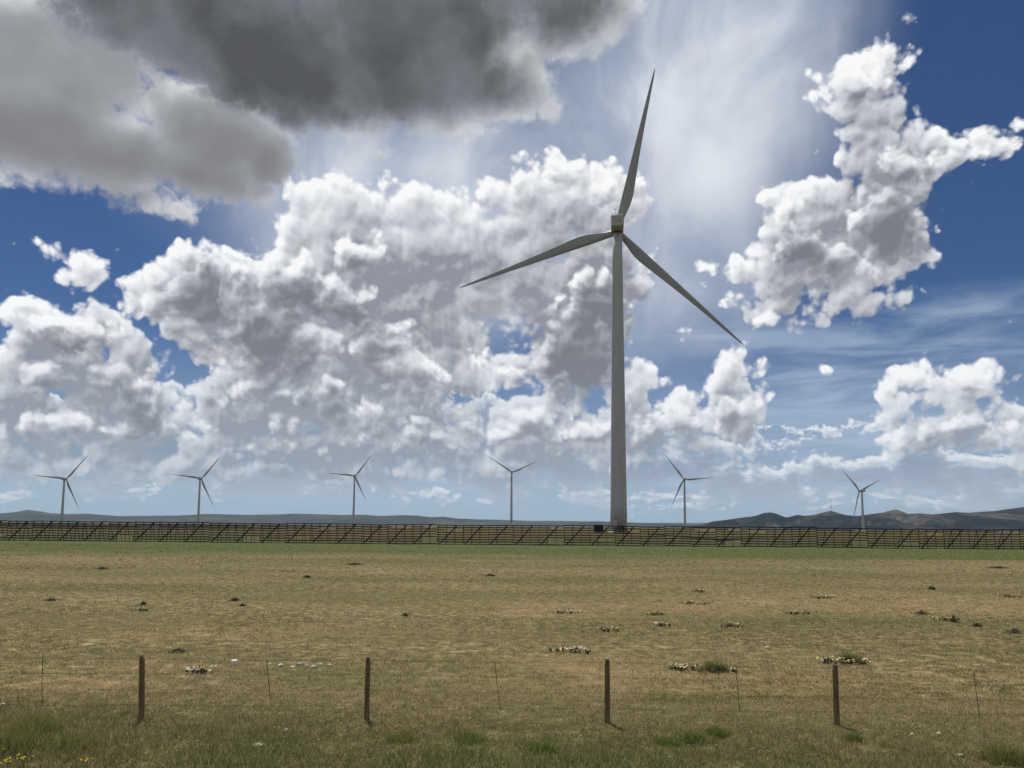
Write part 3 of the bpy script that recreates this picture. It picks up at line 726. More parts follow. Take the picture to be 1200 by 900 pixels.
def copy_thing(root):
    c = root.copy(); C.objects.link(c); out = [c]; mp = []
    for ch in root.children:
        k_ = ch.copy(); C.objects.link(k_); k_.parent = c; mp.append(k_)
        for g_ in ch.children:
            q_ = g_.copy(); C.objects.link(q_); q_.parent = k_
    return c, [k_ for k_ in mp if k_.name.startswith('blade')]
small, sbl = make_turbine(89.0, 2.2, 1.35, 49.5, False)
SM = [  # hub px, blade length px, blade angles (deg clockwise from up), yaw deg, label
    ((75.5, 561.2), 33.0, (41, 276, 157), 0, 'far wind turbine nearest the left edge of the view, above the low peaked hill'),
    ((234.5, 560.7), 32.5, (40, 278, 156), 0, 'far wind turbine, second from the left'),
    ((415.6, 557.7), 31.5, (37, 276, 156), 0, 'far wind turbine, third from the left, midway between the left edge and the huge one'),
    ((599.7, 553.4), 32.5, (304, 66, 180), 0, 'far wind turbine left of the huge one, third blade pointing straight down its tower'),
    ((802.0, 561.7), 34.8, (323, 86, 204), 0, 'far wind turbine just right of the huge one'),
    ((1010.0, 575.0), 34.0, (311, 68, 192), 24, 'far wind turbine standing in front of the dark hills on the right'),
]
for i, (hp, ln, ang, yaw, lab) in enumerate(SM):
    if i == 0: t_, b_ = small, sbl
    else: t_, b_ = copy_thing(small)
    D = 49.5 * F / ln * 1.0
    d_ = ray(*hp); D = D * d_.y * (1.0 if True else 0)
    hub = at(hp[0], hp[1], D)
    gz_ = float(ground_z(hub.x, hub.y))
    s_ = 1.0
    t_.location = (hub.x, hub.y, hub.z - 89.35)
    if hub.z - 89.35 > gz_: print('turbine base above ground', i, hub.z - 89.35 - gz_)
    t_.rotation_euler = (0, 0, R(yaw))
    for q_, a_ in zip(b_, ang): q_.rotation_euler = blade_rot(R(a_))
    tag(t_, lab, 'wind turbine', 'wind turbines on the plain')
    print('turbine', i, [round(v, 1) for v in t_.location], gz_)

# turbines so far off that only a speck of each shows on the skyline
TINY = bmesh.new()
add_lathe(TINY, [(2.0, 0), (1.2, 80)], 6); add_box(TINY, (0, 0, 81), (3.5, 9, 3.6))
for a_ in (20, 140, 260):
    a_ = R(a_); add_bar(TINY, (0, 4, 81), (44 * math.sin(a_), 4, 81 + 44 * math.cos(a_)), 0.6, 2.0)
tiny_me = bm_mesh('distant_turbine', TINY); tiny_me.materials.append(TOWER)
for k, (px, py, lab) in enumerate([(147, 600.8, 'leftmost of the row of speck-sized turbines on the left skyline'), (159, 601.6, 'second speck-sized turbine in the row on the left skyline'), (179, 601.4, 'middle speck-sized turbine in the row on the left skyline'),
                         (190, 600.8, 'fourth speck-sized turbine in the row on the left skyline'), (201, 601.6, 'rightmost speck-sized turbine in the row on the left skyline'), (688, 607.5, 'speck-sized turbine on the skyline just left of the huge tower'), (775, 608.5, 'speck-sized turbine on the skyline just right of the huge tower')]):
    D = 10800.0; p = at(px, py, D)
    o = bpy.data.objects.new('distant_turbine', tiny_me); C.objects.link(o); o.location = (p.x, p.y, p.z - 81)
    o.rotation_euler = (0, 0, R(20 * k)); tag(o, lab, 'wind turbine', 'speck-sized turbines on the skyline')
# mast on the right-hand hills
bm = bmesh.new(); p = at(974, 598.5, 6500)
for sx_, sy_ in ((-1, -1), (1, -1), (1, 1), (-1, 1)): add_bar(bm, (sx_ * 2.2, sy_ * 2.2, -8), (sx_ * 0.6, sy_ * 0.6, 95), 0.8, 0.8)
for k in range(9):
    z = k * 11.0; w = 2.2 - 1.6 * (z + 8) / 103; add_box(bm, (0, 0, z), (2 * w + .6, 2 * w + .6, 0.6))
o = link('radio_mast', bm_mesh('radio_mast', bm), GALV, loc=p)
tag(o, 'faint thin radio mast on a summit of the dark hills', 'mast')

# transformer cabinet beside the big tower
c_ = empty('transformer_cabinet', (at(701, 620, 222).x, 222, float(ground_z(at(701, 620, 222).x, 222))))
tag(c_, 'dark green transformer cabinet left of the huge tower behind the snow fence', 'transformer')
GREEN = plain('dark_green_paint', (0.018, 0.035, 0.024), 0.5)
bm = bmesh.new(); add_box(bm, (0, 0, 1.35), (2.5, 1.9, 2.0)); bmesh.ops.bevel(bm, geom=bm.edges[:], offset=0.05, segments=2, affect='EDGES')
link('housing', bm_mesh('housing', bm), GREEN, c_)
bm = bmesh.new(); add_box(bm, (0, 0, 0.17), (3.0, 2.4, 0.36)); link('pad', bm_mesh('pad', bm), CONC, c_)
for x in (-0.62, 0.62):
    bm = bmesh.new(); add_box(bm, (x, -0.975, 1.35), (1.15, 0.045, 1.75)); d_ = link('door', bm_mesh('door', bm), GREEN, c_)
    bm = bmesh.new(); add_box(bm, (x - 0.45 * (1 if x > 0 else -1), -1.03, 1.4), (0.06, 0.06, 0.25)); link('handle', bm_mesh('handle', bm), GALV, d_)
bm = bmesh.new()
for k in range(12): add_box(bm, (1.32, -0.7 + k * 0.128, 1.3), (0.16, 0.03, 1.5))
link('cooling_fins', bm_mesh('cooling_fins', bm), GREEN, c_)

# ------------------------------------------------------------------ snow fence
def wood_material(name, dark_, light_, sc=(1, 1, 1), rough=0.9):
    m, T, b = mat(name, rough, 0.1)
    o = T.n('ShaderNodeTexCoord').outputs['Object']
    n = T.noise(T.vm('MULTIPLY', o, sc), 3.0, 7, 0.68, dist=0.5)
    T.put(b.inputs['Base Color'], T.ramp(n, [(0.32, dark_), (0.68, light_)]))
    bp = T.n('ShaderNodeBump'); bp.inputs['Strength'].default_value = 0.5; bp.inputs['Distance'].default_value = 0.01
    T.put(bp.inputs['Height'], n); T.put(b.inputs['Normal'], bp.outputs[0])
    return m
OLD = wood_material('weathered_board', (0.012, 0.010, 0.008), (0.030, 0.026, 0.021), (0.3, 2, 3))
SY = on_ground(600, 638.6).y
PW_ = 4.62; HT = 3.66
NB = [0.06, 0.50, 0.94, 1.38, 1.82, 2.26, 2.70, 3.12, 3.52]
def lean(z): return 0.27 * z / HT * 1.2     # the panel leans back a little
def planks():
    bm = bmesh.new()
    for z in NB:
        if random.random() < 0.10 and 0.3 < z < 3.3:      # a broken board
            l_ = random.uniform(0.9, 2.6); add_box(bm, (l_ / 2, lean(z) - 0.05, z + 0.05), (l_, 0.03, 0.165), Matrix.Rotation(R(random.uniform(-1, 2)), 3, 'Y')); continue
        add_box(bm, (PW_ / 2 + random.uniform(-.03, .03), lean(z) - 0.05, z + 0.05 + random.uniform(-.02, .02)), (PW_ + 0.02, 0.03, 0.165))
    return bm_mesh('plank_rows', bm)
PLANKS = [planks() for _ in range(9)]
bm = bmesh.new(); add_bar(bm, (0, -0.0, -0.1), (0, lean(HT), HT), 0.06, 0.09); POSTM = bm_mesh('post', bm)
bm = bmesh.new(); add_bar(bm, (0.42, -0.12, 0.05), (3.72, lean(HT) - 0.12, HT - 0.06), 0.05, 0.19); BRACEM = bm_mesh('diagonal_brace', bm)
bm = bmesh.new(); add_bar(bm, (0, 1.85, -0.05), (0, lean(HT) + 0.08, HT - 0.1), 0.05, 0.09); add_bar(bm, (0, 0.0, 0.1), (0, 1.85, 0.08), 0.05, 0.09); LEGM = bm_mesh('rear_strut', bm)
for me in PLANKS + [POSTM, BRACEM, LEGM]: me.materials.append(OLD)
xl = on_ground(-25, 632).x; xr = on_ground(1225, 643).x
npan = int((xr - xl) / PW_) + 2
x0 = on_ground(660, 639).x - PW_ * math.ceil((on_ground(660, 639).x - xl) / PW_)
sf = empty('snow_fence', (0, SY, 0))
tag(sf, 'long dark weathered plank snow fence crossing the whole plain before the turbines', 'fence')
for k in range(npan):
    x = x0 + k * PW_ + random.uniform(-.04, .04)
    z = float(ground_z(x + 2, SY)) - 0.03 + random.uniform(-0.07, 0.07)
    y = random.uniform(-0.06, 0.06) * (k % 2 * 2 - 1)
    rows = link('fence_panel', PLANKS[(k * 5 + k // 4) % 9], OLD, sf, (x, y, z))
    rows.rotation_euler = (0, R(random.uniform(-0.8, 0.8)), 0)
    for j in range(3):
        link('post', POSTM, None, rows, (0.16 + j * 1.52 + random.uniform(-.03, .03), 0, 0))
        if (j == 1) or x < -8: link('rear_strut', LEGM, None, rows, (0.22 + j * 1.52, 0.03, 0))
    link('diagonal_brace', BRACEM, None, rows, (random.uniform(-.08, .08), 0, 0))

# ------------------------------------------------------------------ wire fence
POST = wood_material('post_wood', (0.10, 0.064, 0.034), (0.32, 0.225, 0.130), (3, 3, 0.35))
WIRE = plain('rusty_wire', (0.060, 0.045, 0.034), 0.75, 0.3)
PTOP = plain('weathered_end_grain', (0.045, 0.042, 0.040), 0.9)
wf = empty('wire_fence', (0, on_ground(600, 845).y, 0))
tag(wf, 'low barbed wire fence on brown wooden posts across the foreground', 'fence')
posts = [(-112, 841, 766, 3.4, 0), (165.8, 842.5, 769.5, 3.2, -2.6), (429.5, 842.5, 771.5, 3.0, 0.1), (711.5, 846.5, 774, 3.2, 0.2), (980.8, 850, 780.5, 3.3, 0.0), (1262, 853, 785, 3.3, 0)]
tops = []; wfl = wf.location
for px, pb, pt, rpx, tilt in posts:
    g0_ = on_ground(px, pb); y = g0_.y; tz = at(px, pt, y).z; h = tz - g0_.z
    r = rpx / F * y * 0.98
    bm = bmesh.new(); seg = 14; prof = [(r * 1.05, -0.25), (r * 1.04, 0.0), (r, h * 0.5), (r * 0.94, h * 0.93), (r * 0.90, h)]
    add_lathe(bm, prof, seg)
    for v in bm.verts:
        a = math.atan2(v.co.y, v.co.x); w = 1 + 0.05 * math.sin(3 * a + px) + 0.03 * math.sin(7 * a + 2 * px); v.co.x *= w; v.co.y *= w
        if v.co.z > h * 0.98: v.co.z += 0.015 * math.sin(a + px)
    p_ = link('post', bm_mesh('post', bm, True), POST, wf, g0_ - wfl)
    p_.rotation_euler = (0, R(tilt), 0)
    bm = bmesh.new(); add_lathe(bm, [(r * 0.92, h + 0.004), (r * 0.6, h + 0.022), (r * 0.1, h + 0.03)], 12)
    link('post_top', bm_mesh('post_top', bm), PTOP, p_)
    tops.append((g0_, h))
fr = [0.985, 0.745, 0.49, 0.24]
wires = {}
for wi, f_ in enumerate(fr):
    bm = bmesh.new(); pts = []
    for (a, ha), (b_, hb) in zip(tops, tops[1:]):
        for k in range(12):
            t = k / 12; q = a.lerp(b_, t); z = (ha + (hb - ha) * t) * f_ - 0.025 * 4 * t * (1 - t) + 0.004 * math.sin(k * 2.1 + wi)
            pts.append(Vector((q.x, q.y - 0.065, q.z + z)) - wfl)
    q = tops[-1][0]; pts.append(Vector((q.x, q.y - 0.065, q.z + tops[-1][1] * f_)) - wfl)
    add_tube(bm, pts, 0.0019, 5)
    # barbs
    for i in range(len(pts) - 1):
        for s_ in (0.0, 0.33, 0.66):
            c0 = pts[i].lerp(pts[i + 1], s_)
            for ang in (0.6, 2.2): add_tube(bm, [c0 - Vector((0.012, 0, 0)) - Vector((0, 0.02 * math.cos(ang), 0.02 * math.sin(ang))), c0 + Vector((0.012, 0, 0)) + Vector((0, 0.02 * math.cos(ang), 0.02 * math.sin(ang)))], 0.0022, 3)
    link('barbed_wire', bm_mesh('barbed_wire', bm), WIRE, wf)
    wires[wi] = pts
for px, yt, pxb, yb in [(50.3, 768, 49.5, 824), (312.5, 773, 318, 827), (580, 776, 587, 833), (862.5, 779, 867, 835), (1141, 786, 1148.5, 842)]:
    g0_ = on_ground(px, 846); y = g0_.y - 0.075
    a = at(px, yt, y); b_ = at(pxb, yb, y)
    bm = bmesh.new(); m_ = a.lerp(b_, 0.5) + Vector((random.uniform(-.015, .015), 0, 0))
    add_tube(bm, [a - wfl, m_ - wfl, b_ - wfl], 0.006, 6)
    link('wire_stay', bm_mesh('wire_stay', bm), WIRE, wf)

# ------------------------------------------------------------------ haze: one even body of air round the whole plain
bm = bmesh.new(); add_box(bm, (0, 0, 165), (64000, 64000, 420))
hm = bpy.data.materials.new('haze'); hm.use_nodes = True; ht = hm.node_tree; ht.nodes.clear()
pv = ht.nodes.new('ShaderNodeVolumePrincipled'); ou = ht.nodes.new('ShaderNodeOutputMaterial')
pv.inputs['Color'].default_value = (0.50, 0.74, 1.0, 1); pv.inputs['Density'].default_value = 2.0e-5; pv.inputs['Anisotropy'].default_value = 0.2
ht.links.new(pv.outputs[0], ou.inputs['Volume'])
tag(link('haze', bm_mesh('haze', bm), hm), kind='stuff')

# ------------------------------------------------------------------ short prairie grass (too much to count: one mass per kind)
def leaf_material(name, stops, attr='tone', rough=0.85):
    m, T, b = mat(name, rough, 0.15)
    a = T.n('ShaderNodeAttribute'); a.attribute_name = attr
    c = T.ramp(a.outputs['Fac'], stops)
    T.put(b.inputs['Base Color'], c)
    tr = T.n('ShaderNodeBsdfTranslucent'); T.put(tr.inputs[0], c)
    mx = T.n('ShaderNodeMixShader'); mx.inputs[0].default_value = 0.38
    T.t.links.new(b.outputs[0], mx.inputs[1]); T.t.links.new(tr.outputs[0], mx.inputs[2])
    T.t.links.new(mx.outputs[0], T.t.nodes['Material Output'].inputs[0])
    return m
GRASS = leaf_material('grass_blades', [(0.0, (0.66, 0.55, 0.35)), (0.18, (0.38, 0.30, 0.165)), (0.45, (0.225, 0.192, 0.085)), (0.64, (0.150, 0.158, 0.058)), (0.82, (0.12, 0.150, 0.045)), (1.0, (0.13, 0.20, 0.045))])
def greenness(x, y):
    """how green the sward is at a place"""
    n = fbm(x / 1.7, y / 1.7, 3, 41); w = fbm(x / 9, y / 5, 3, 43)
    verge = 1 - sst(y + 0.10 * x + (n - 0.5) * 5, 13.2, 17.2)
    strip = sst(y + (w - 0.5) * 34, 78, 104)
    return np.clip(0.20 + 0.30 * sst(w, 0.42, 0.60) + 0.36 * verge + 0.45 * strip + (n - 0.5) * 0.25, 0, 1)
def blades(px, py, n_per, h, w, spread, lean_, seed, gshift=0.0):
    """triangular blades in tufts at px, py; h, w arrays per tuft"""
    rng = np.random.default_rng(seed); N = len(px)
    g = greenness(px, py)
    tx = np.repeat(px, n_per); ty = np.repeat(py, n_per); H = np.repeat(h, n_per) * rng.uniform(0.45, 1.15, N * n_per); Wd = np.repeat(w, n_per)
    a = rng.uniform(0, 2 * np.pi, len(tx)); r = np.repeat(spread, n_per) * np.sqrt(rng.uniform(0, 1, len(tx)))
    bx = tx + r * np.cos(a); by = ty + r * np.sin(a); bz = ground_z(bx, by) - 0.01
    ln = H * rng.uniform(0.2, 1.0, len(tx)) * lean_; la = a + rng.normal(0, 0.9, len(tx))
    f = rng.uniform(0, np.pi, len(tx)); dx, dy = np.cos(f) * Wd / 2, np.sin(f) * Wd / 2
    mx = bx + ln * 0.35 * np.cos(la); my = by + ln * 0.35 * np.sin(la); mz = bz + H * 0.62
    ex = bx + ln * np.cos(la); ey = by + ln * np.sin(la); ez = bz + H
    V = np.stack([np.stack([bx - dx, by - dy, bz], -1), np.stack([bx + dx, by + dy, bz], -1),
                  np.stack([mx + dx * .8, my + dy * .8, mz], -1), np.stack([mx - dx * .8, my - dy * .8, mz], -1), np.stack([ex, ey, ez], -1)], 1)
    k = np.arange(len(tx)) * 5
    F3 = np.concatenate([np.stack([k, k + 1, k + 2], -1), np.stack([k, k + 2, k + 3], -1), np.stack([k + 3, k + 2, k + 4], -1)])
    tone = np.clip(np.repeat(g, n_per) + rng.normal(0, 0.17, len(tx)) + gshift, 0, 1)
    tone = np.clip(tone + np.repeat(rng.normal(0, 0.15, N), n_per), 0, 1)
    dead = rng.uniform(0, 1, len(tx)) < 0.22; tone[dead] = rng.uniform(0, 0.2, dead.sum())
    return V.reshape(-1, 3), F3, np.repeat(tone, 5)
def scatter(n, y0, y1, seed, power=1.0):
    rng = np.random.default_rng(seed)
    y = y0 + (y1 - y0) * rng.uniform(0, 1, n) ** power
    x = rng.uniform(-1, 1, n) * (y * 0.74 + 2.0)
    return x, y
VV, FF, TT = [], [], []; base_i = 0
for (n, y0, y1, npb, h0, h1, w0, sp_, ln_, seed, pw) in [
        (52000, 10.0, 17.5, 6, 0.035, 0.095, 0.0060, 0.050, 0.9, 1, 1.0),
        (50000, 17.0, 32.0, 5, 0.035, 0.080, 0.0100, 0.070, 0.9, 2, 1.0),
        (42000, 31.0, 62.0, 4, 0.04, 0.085, 0.020, 0.13, 1.0, 3, 0.9),
        (26000, 60.0, 128.0, 4, 0.05, 0.10, 0.045, 0.26, 1.1, 4, 0.9)]:
    x, y = scatter(n, y0, y1, seed, pw)
    d = fbm(x / 0.9, y / 0.9, 3, 60 + seed); d2 = fbm(x / 6, y / 4, 3, 70)
    keep = (d * 0.6 + d2 * 0.4) + np.random.default_rng(seed).normal(0, 0.06, len(x)) > 0.35; x, y, d = x[keep], y[keep], d[keep]
    rng = np.random.default_rng(seed + 90)
    vg = 1 - sst(y + 0.10 * x, 13.0, 16.5)
    h = rng.uniform(h0, h1, len(x)) * (0.7 + 0.9 * d) * (1 + 0.8 * vg * sst(fbm(x / 1.4, y / 1.4, 2, 77), 0.42, 0.7))
    v, f, t = blades(x, y, npb, h, np.full(len(x), w0), np.full(len(x), sp_), ln_, seed)
    VV.append(v); FF.append(f + base_i); TT.append(t); base_i += len(v)
# flattened dead straw, pale, and bits of dark litter
for (n, y0, y1, ln_, w_, lo, hi, seed) in [(9000, 10.0, 30.0, .11, .016, 0.0, .12, 5), (7000, 28.0, 70.0, .2, .04, 0.0, .15, 6), (5000, 10.0, 30.0, .10, .022, .85, .95, 8)]:
    x, y = scatter(n, y0, y1, seed); r2 = np.random.default_rng(seed); d = fbm(x / 0.6, y / 0.6, 3, 31); kk = d > .5; x, y = x[kk], y[kk]; m_ = len(x)
    a = r2.uniform(0, np.pi, m_); L_ = ln_ * r2.uniform(.4, 1.2, m_) / 2; hh = r2.uniform(.01, .05, m_)
    ux, uy = np.cos(a), np.sin(a) * .7; z = ground_z(x, y) + hh; t2 = r2.uniform(-.03, .03, m_)
    q4 = np.stack([np.stack([x - ux * L_, y - uy * L_, z - t2], -1), np.stack([x + ux * L_, y + uy * L_, z + t2], -1), np.stack([x + ux * L_ * .2 - uy * w_, y + ux * w_, z + w_ * .7], -1)], 1)
    k = np.arange(m_) * 3
    VV.append(q4.reshape(-1, 3)); FF.append(np.stack([k, k + 1, k + 2], -1) + base_i); TT.append(np.repeat(r2.uniform(lo, hi, m_), 3)); base_i += 3 * m_
gme = mesh_np('grass', np.concatenate(VV), np.concatenate(FF), False, {'tone': np.concatenate(TT)})
tag(link('grass', gme, GRASS), kind='stuff')

# ------------------------------------------------------------------ single green tufts in the verge
TUFT = leaf_material('green_tuft_blades', [(0.0, (0.28, 0.26, 0.11)), (0.4, (0.17, 0.19, 0.06)), (1.0, (0.14, 0.23, 0.04))])
def tuft(px, py, wpx, hpx, label, seed, tone=0.7, n=420):
    g0_ = on_ground(px, py); y = g0_.y; w = wpx / F * y / 2; h = hpx / F * y
    rng = np.random.default_rng(seed); k = 40
    a = rng.uniform(0, 2 * np.pi, k); r = np.sqrt(rng.uniform(0, 1, k)) * w
    v, f, t = blades(g0_.x + r * np.cos(a), g0_.y + r * np.sin(a) * 0.8, n // k, 0.72 * h * (1.15 - 0.6 * (r / w) ** 2), np.full(k, 0.0085), np.full(k, w * 0.42), 1.0, seed)
    v[:, 0] -= g0_.x; v[:, 1] -= g0_.y; v[:, 2] -= g0_.z
    t = np.clip(rng.normal(tone * 0.8, 0.30, len(t) // 5), 0, 1).repeat(5)
    o = link('grass_tuft', mesh_np('grass_tuft', v, f, False, {'tone': t}), TUFT, loc=g0_)
    tag(o, label, 'grass tuft', 'greener grass tufts in the verge')
tuft(1183, 893, 46, 34, 'dark green bushy grass tuft in the bottom right corner', 1, 0.35, 900)
tuft(812, 868, 30, 20, 'bright green grass tuft just below the wire fence, right of its third post', 2, 0.9)
tuft(842, 862, 24, 18, 'bright green low tuft right beside another green tuft, below the wire fence', 3, 0.85)
tuft(636, 880, 26, 18, 'small bright green tuft in the verge left of the third fence post', 4, 0.9)
tuft(782, 872, 26, 14, 'bright green flat tuft in the verge a little right of the third fence post', 5, 0.95)
tuft(42, 858, 44, 34, 'dark green tall tuft in the lower left of the verge', 6, 0.3, 800)
tuft(12, 880, 60, 44, 'tall olive green tuft in the bottom left corner', 7, 0.35, 900)
tuft(86, 880, 50, 30, 'olive grass tuft in the bottom left, right of the corner tuft', 8, 0.4, 700)
tuft(545, 868, 40, 16, 'green spreading tuft in the verge between the second and third posts', 9, 0.7)
tuft(470, 868, 34, 16, 'green tuft in the verge just right of the second post', 10, 0.65)
tuft(1002, 868, 24, 14, 'small green tuft at the foot of the rightmost fence post', 11, 0.7)

# ------------------------------------------------------------------ cactus clumps with pale blossoms, low shrubs, stones
PAD = plain('cactus_pad', (0.11, 0.115, 0.065), 0.6, 0, 0.2, 0.4, 9)
BLOOM = plain('pale_yellow_petals', (0.80, 0.70, 0.40), 0.7, 0, 0.1, 0.2, 9)
BLOOMW = plain('cream_petals', (0.80, 0.74, 0.60), 0.7, 0, 0.1, 0.15, 9)
DRYSTEM = plain('dark_dry_stems', (0.09, 0.078, 0.05), 0.95, 0, 0.05, 0.4, 9)
def pad_bm(bm, c, r, rng):
    M = Matrix.Translation(c) @ Euler((rng.uniform(-.7, .7), rng.uniform(-.7, .7), rng.uniform(0, 6.3))).to_matrix().to_4x4() @ Matrix.Diagonal((r, r * 0.30, r * 1.15, 1))
    bmesh.ops.create_icosphere(bm, subdivisions=1, radius=1, matrix=M)
def bloom_bm(bm, c, r, rng):
    n = 7; v0 = bm.verts.new(c); tilt = Vector((rng.uniform(-.5, .5), rng.uniform(-.9, .2), 1)).normalized(); q = tilt.to_track_quat('Z', 'Y')
    ring = [bm.verts.new(Vector(c) + q @ Vector((r * (1 + .2 * (k % 2)) * math.cos(2 * math.pi * k / n), r * (1 + .2 * (k % 2)) * math.sin(2 * math.pi * k / n), r * 0.75))) for k in range(n)]
    for k in range(n): bm.faces.new((v0, ring[k], ring[(k + 1) % n]))
def clump(px, py, wpx, hpx, nb, label, seed, m=BLOOM, green=False, bl=0.045):
    g0_ = on_ground(px, py); y = g0_.y; w = wpx / F * y / 2; rng = random.Random(seed); h = max(0.06, min(0.16, hpx / F * y))
    t = empty('cactus_clump', g0_); tag(t, label, 'cactus clump', 'low cactus clumps in flower on the plain')
    bm = bmesh.new(); bm2 = bmesh.new()
    dpt = min(w * 0.55, 0.5)
    for k in range(int(8 + w * 22)):
        x_, y_ = rng.gauss(0, .5) * w, rng.gauss(0, .5) * dpt; x_ = max(-w, min(w, x_))
        pad_bm(bm, (x_, y_, h * rng.uniform(.15, .5)), rng.uniform(.035, .06), rng)
    for k in range(int(10 + w * 30)):
        x_, y_ = max(-w, min(w, rng.gauss(0, .55) * w)), rng.gauss(0, .5) * dpt
        add_bar(bm2, (x_, y_, 0), (x_ + rng.uniform(-.1, .1), y_ + rng.uniform(-.1, .1), h * rng.uniform(.5, 1.4)), .008, .008)
    link('pads', bm_mesh('pads', bm), PAD, t); link('stems', bm_mesh('stems', bm2), DRYSTEM, t)
    bm = bmesh.new(); c0 = [(rng.uniform(-.8, .8) * w, rng.gauss(0, .3) * dpt) for _ in range(max(2, nb // 5))]
    for k in range(nb):
        a, b_ = rng.choice(c0); x_, y_ = a + rng.gauss(0, .20), b_ + rng.gauss(0, .13)
        bloom_bm(bm, (max(-w, min(w, x_)), y_, h * rng.uniform(.5, 1.0)), bl * rng.uniform(.45, .8) * max(1, y / 34), rng)
    o = link('blossoms', bm_mesh('blossoms', bm), m, t); o['kind'] = 'stuff' if nb > 100 else 'thing'
    if green:
        r2 = np.random.default_rng(seed); k = 26
        gx_ = g0_.x + r2.normal(0, .28, k) * w; gy_ = g0_.y + 0.15 + r2.normal(0, .3, k) * dpt
        v, f, tt = blades(gx_, gy_, 14, np.full(k, h * 1.9), np.full(k, .012), np.full(k, .07), .7, seed)
        v[:, 0] -= g0_.x; v[:, 1] -= g0_.y; v[:, 2] -= g0_.z
        link('grass_blades', mesh_np('grass_blades', v, f, False, {'tone': np.full(len(v), .35)}), TUFT, t)
for k, c in enumerate([
    (234, 789, 26, 8, 22, 'small cream flowered clump right of the leftmost fence post', BLOOMW, False),
    (666, 765, 50, 7, 26, 'long low clump with cream blossoms behind the wire fence, left of the third post', BLOOMW, False),
    (802, 785, 34, 10, 30, 'clump with dense bright yellow blossoms right of the third fence post', BLOOM, False),
    (840, 788, 44, 9, 5, 'dark green clump with few blossoms, right of the dense yellow one', BLOOM, True),
    (968, 777, 20, 9, 16, 'pale flowered clump just behind the top of the rightmost post, left part', BLOOM, False),
    (998, 778, 40, 11, 20, 'flowering clump with a green grass tuft behind the top of the rightmost post', BLOOM, True),
    (663, 719, 30, 6, 16, 'cream flowered clump in the middle distance, left of the huge tower', BLOOMW, False),
    (712, 740, 24, 7, 10, 'dark small clump with few blossoms straight below the huge tower', BLOOMW, False),
    (776, 734, 18, 7, 14, 'compact cream flowered clump in the middle distance, right of the huge tower', BLOOMW, False),
    (767, 721, 18, 5, 8, 'two small pale flower heads clump just above the compact cream one', BLOOM, False),
    (964, 701, 30, 6, 18, 'yellow flowered clump on the reddish soil far right', BLOOM, False),
    (819, 694, 16, 4, 9, 'small yellow flowered clump on the far part of the plain', BLOOM, False),
    (815, 708, 30, 4, 9, 'thin line of pale blossoms on the reddish soil in the far middle', BLOOM, False),
    (858, 735, 26, 6, 9, 'low green clump with faint blossoms in the middle distance right', BLOOMW, False),
    (933, 720, 30, 4, 8, 'flat clump with scattered pale blossoms, middle distance right', BLOOMW, False),
    (1110, 727, 30, 5, 10, 'pale flowered clump beside the dark shrubs on the right', BLOOM, False),
    (1185, 700, 26, 4, 8, 'pale flowered clump near the right edge on the far plain', BLOOM, False),
    (165, 716, 16, 4, 9, 'tiny yellow flowered clump far left of the plain', BLOOM, False)]):
    clump(c[0], c[1], c[2], c[3], c[4], c[5], 300 + k, c[6], c[7])

SHRUBM = leaf_material('shrub_leaves', [(0.0, (0.045, 0.045, 0.030)), (0.5, (0.085, 0.085, 0.052)), (1.0, (0.17, 0.155, 0.10))])
def shrub(px, py, wpx, hpx, label, seed):
    g0_ = on_ground(px, py); y = g0_.y; w = wpx / F * y / 2; h = max(0.08, hpx / F * y); r2 = np.random.default_rng(seed)
    n = 300; a = r2.uniform(0, 2 * np.pi, n); r = np.abs(r2.normal(0, .5, n)); r = np.minimum(r, 1.3); z = 0.75 * h * np.exp(-1.6 * r * r) * (0.5 + fbm(3 * r * np.cos(a) + seed, 3 * r * np.sin(a), 2, 3)) * r2.uniform(.1, 1.2, n)
    cx_, cy_ = r * np.cos(a) * w, r * np.sin(a) * min(w, .6)
    s = r2.uniform(.5, 1.0, n) * max(0.035, .0011 * y); V = []
    for k in range(3): V.append(np.stack([cx_ + r2.normal(0, 1, n) * s, cy_ + r2.normal(0, 1, n) * s, np.maximum(z + r2.normal(0, .6, n) * s, 0)], -1))
    V = np.stack(V, 1).reshape(-1, 3)
    t = empty('low_shrub', g0_); tag(t, label, 'shrub', 'low dark shrubs on the plain')
    link('foliage', mesh_np('foliage', V, np.arange(3 * n).reshape(-1, 3), False, {'tone': np.repeat(r2.uniform(0, 1, n), 3)}), SHRUBM, t)
    bm = bmesh.new(); rg = random.Random(seed)
    for k in range(7): add_bar(bm, (rg.gauss(0, .04), rg.gauss(0, .04), -.02), (rg.uniform(-.7, .7) * w, rg.uniform(-.2, .2), h * rg.uniform(.4, .8)), .012, .012)
    link('branches', bm_mesh('branches', bm), DRYSTEM, t)
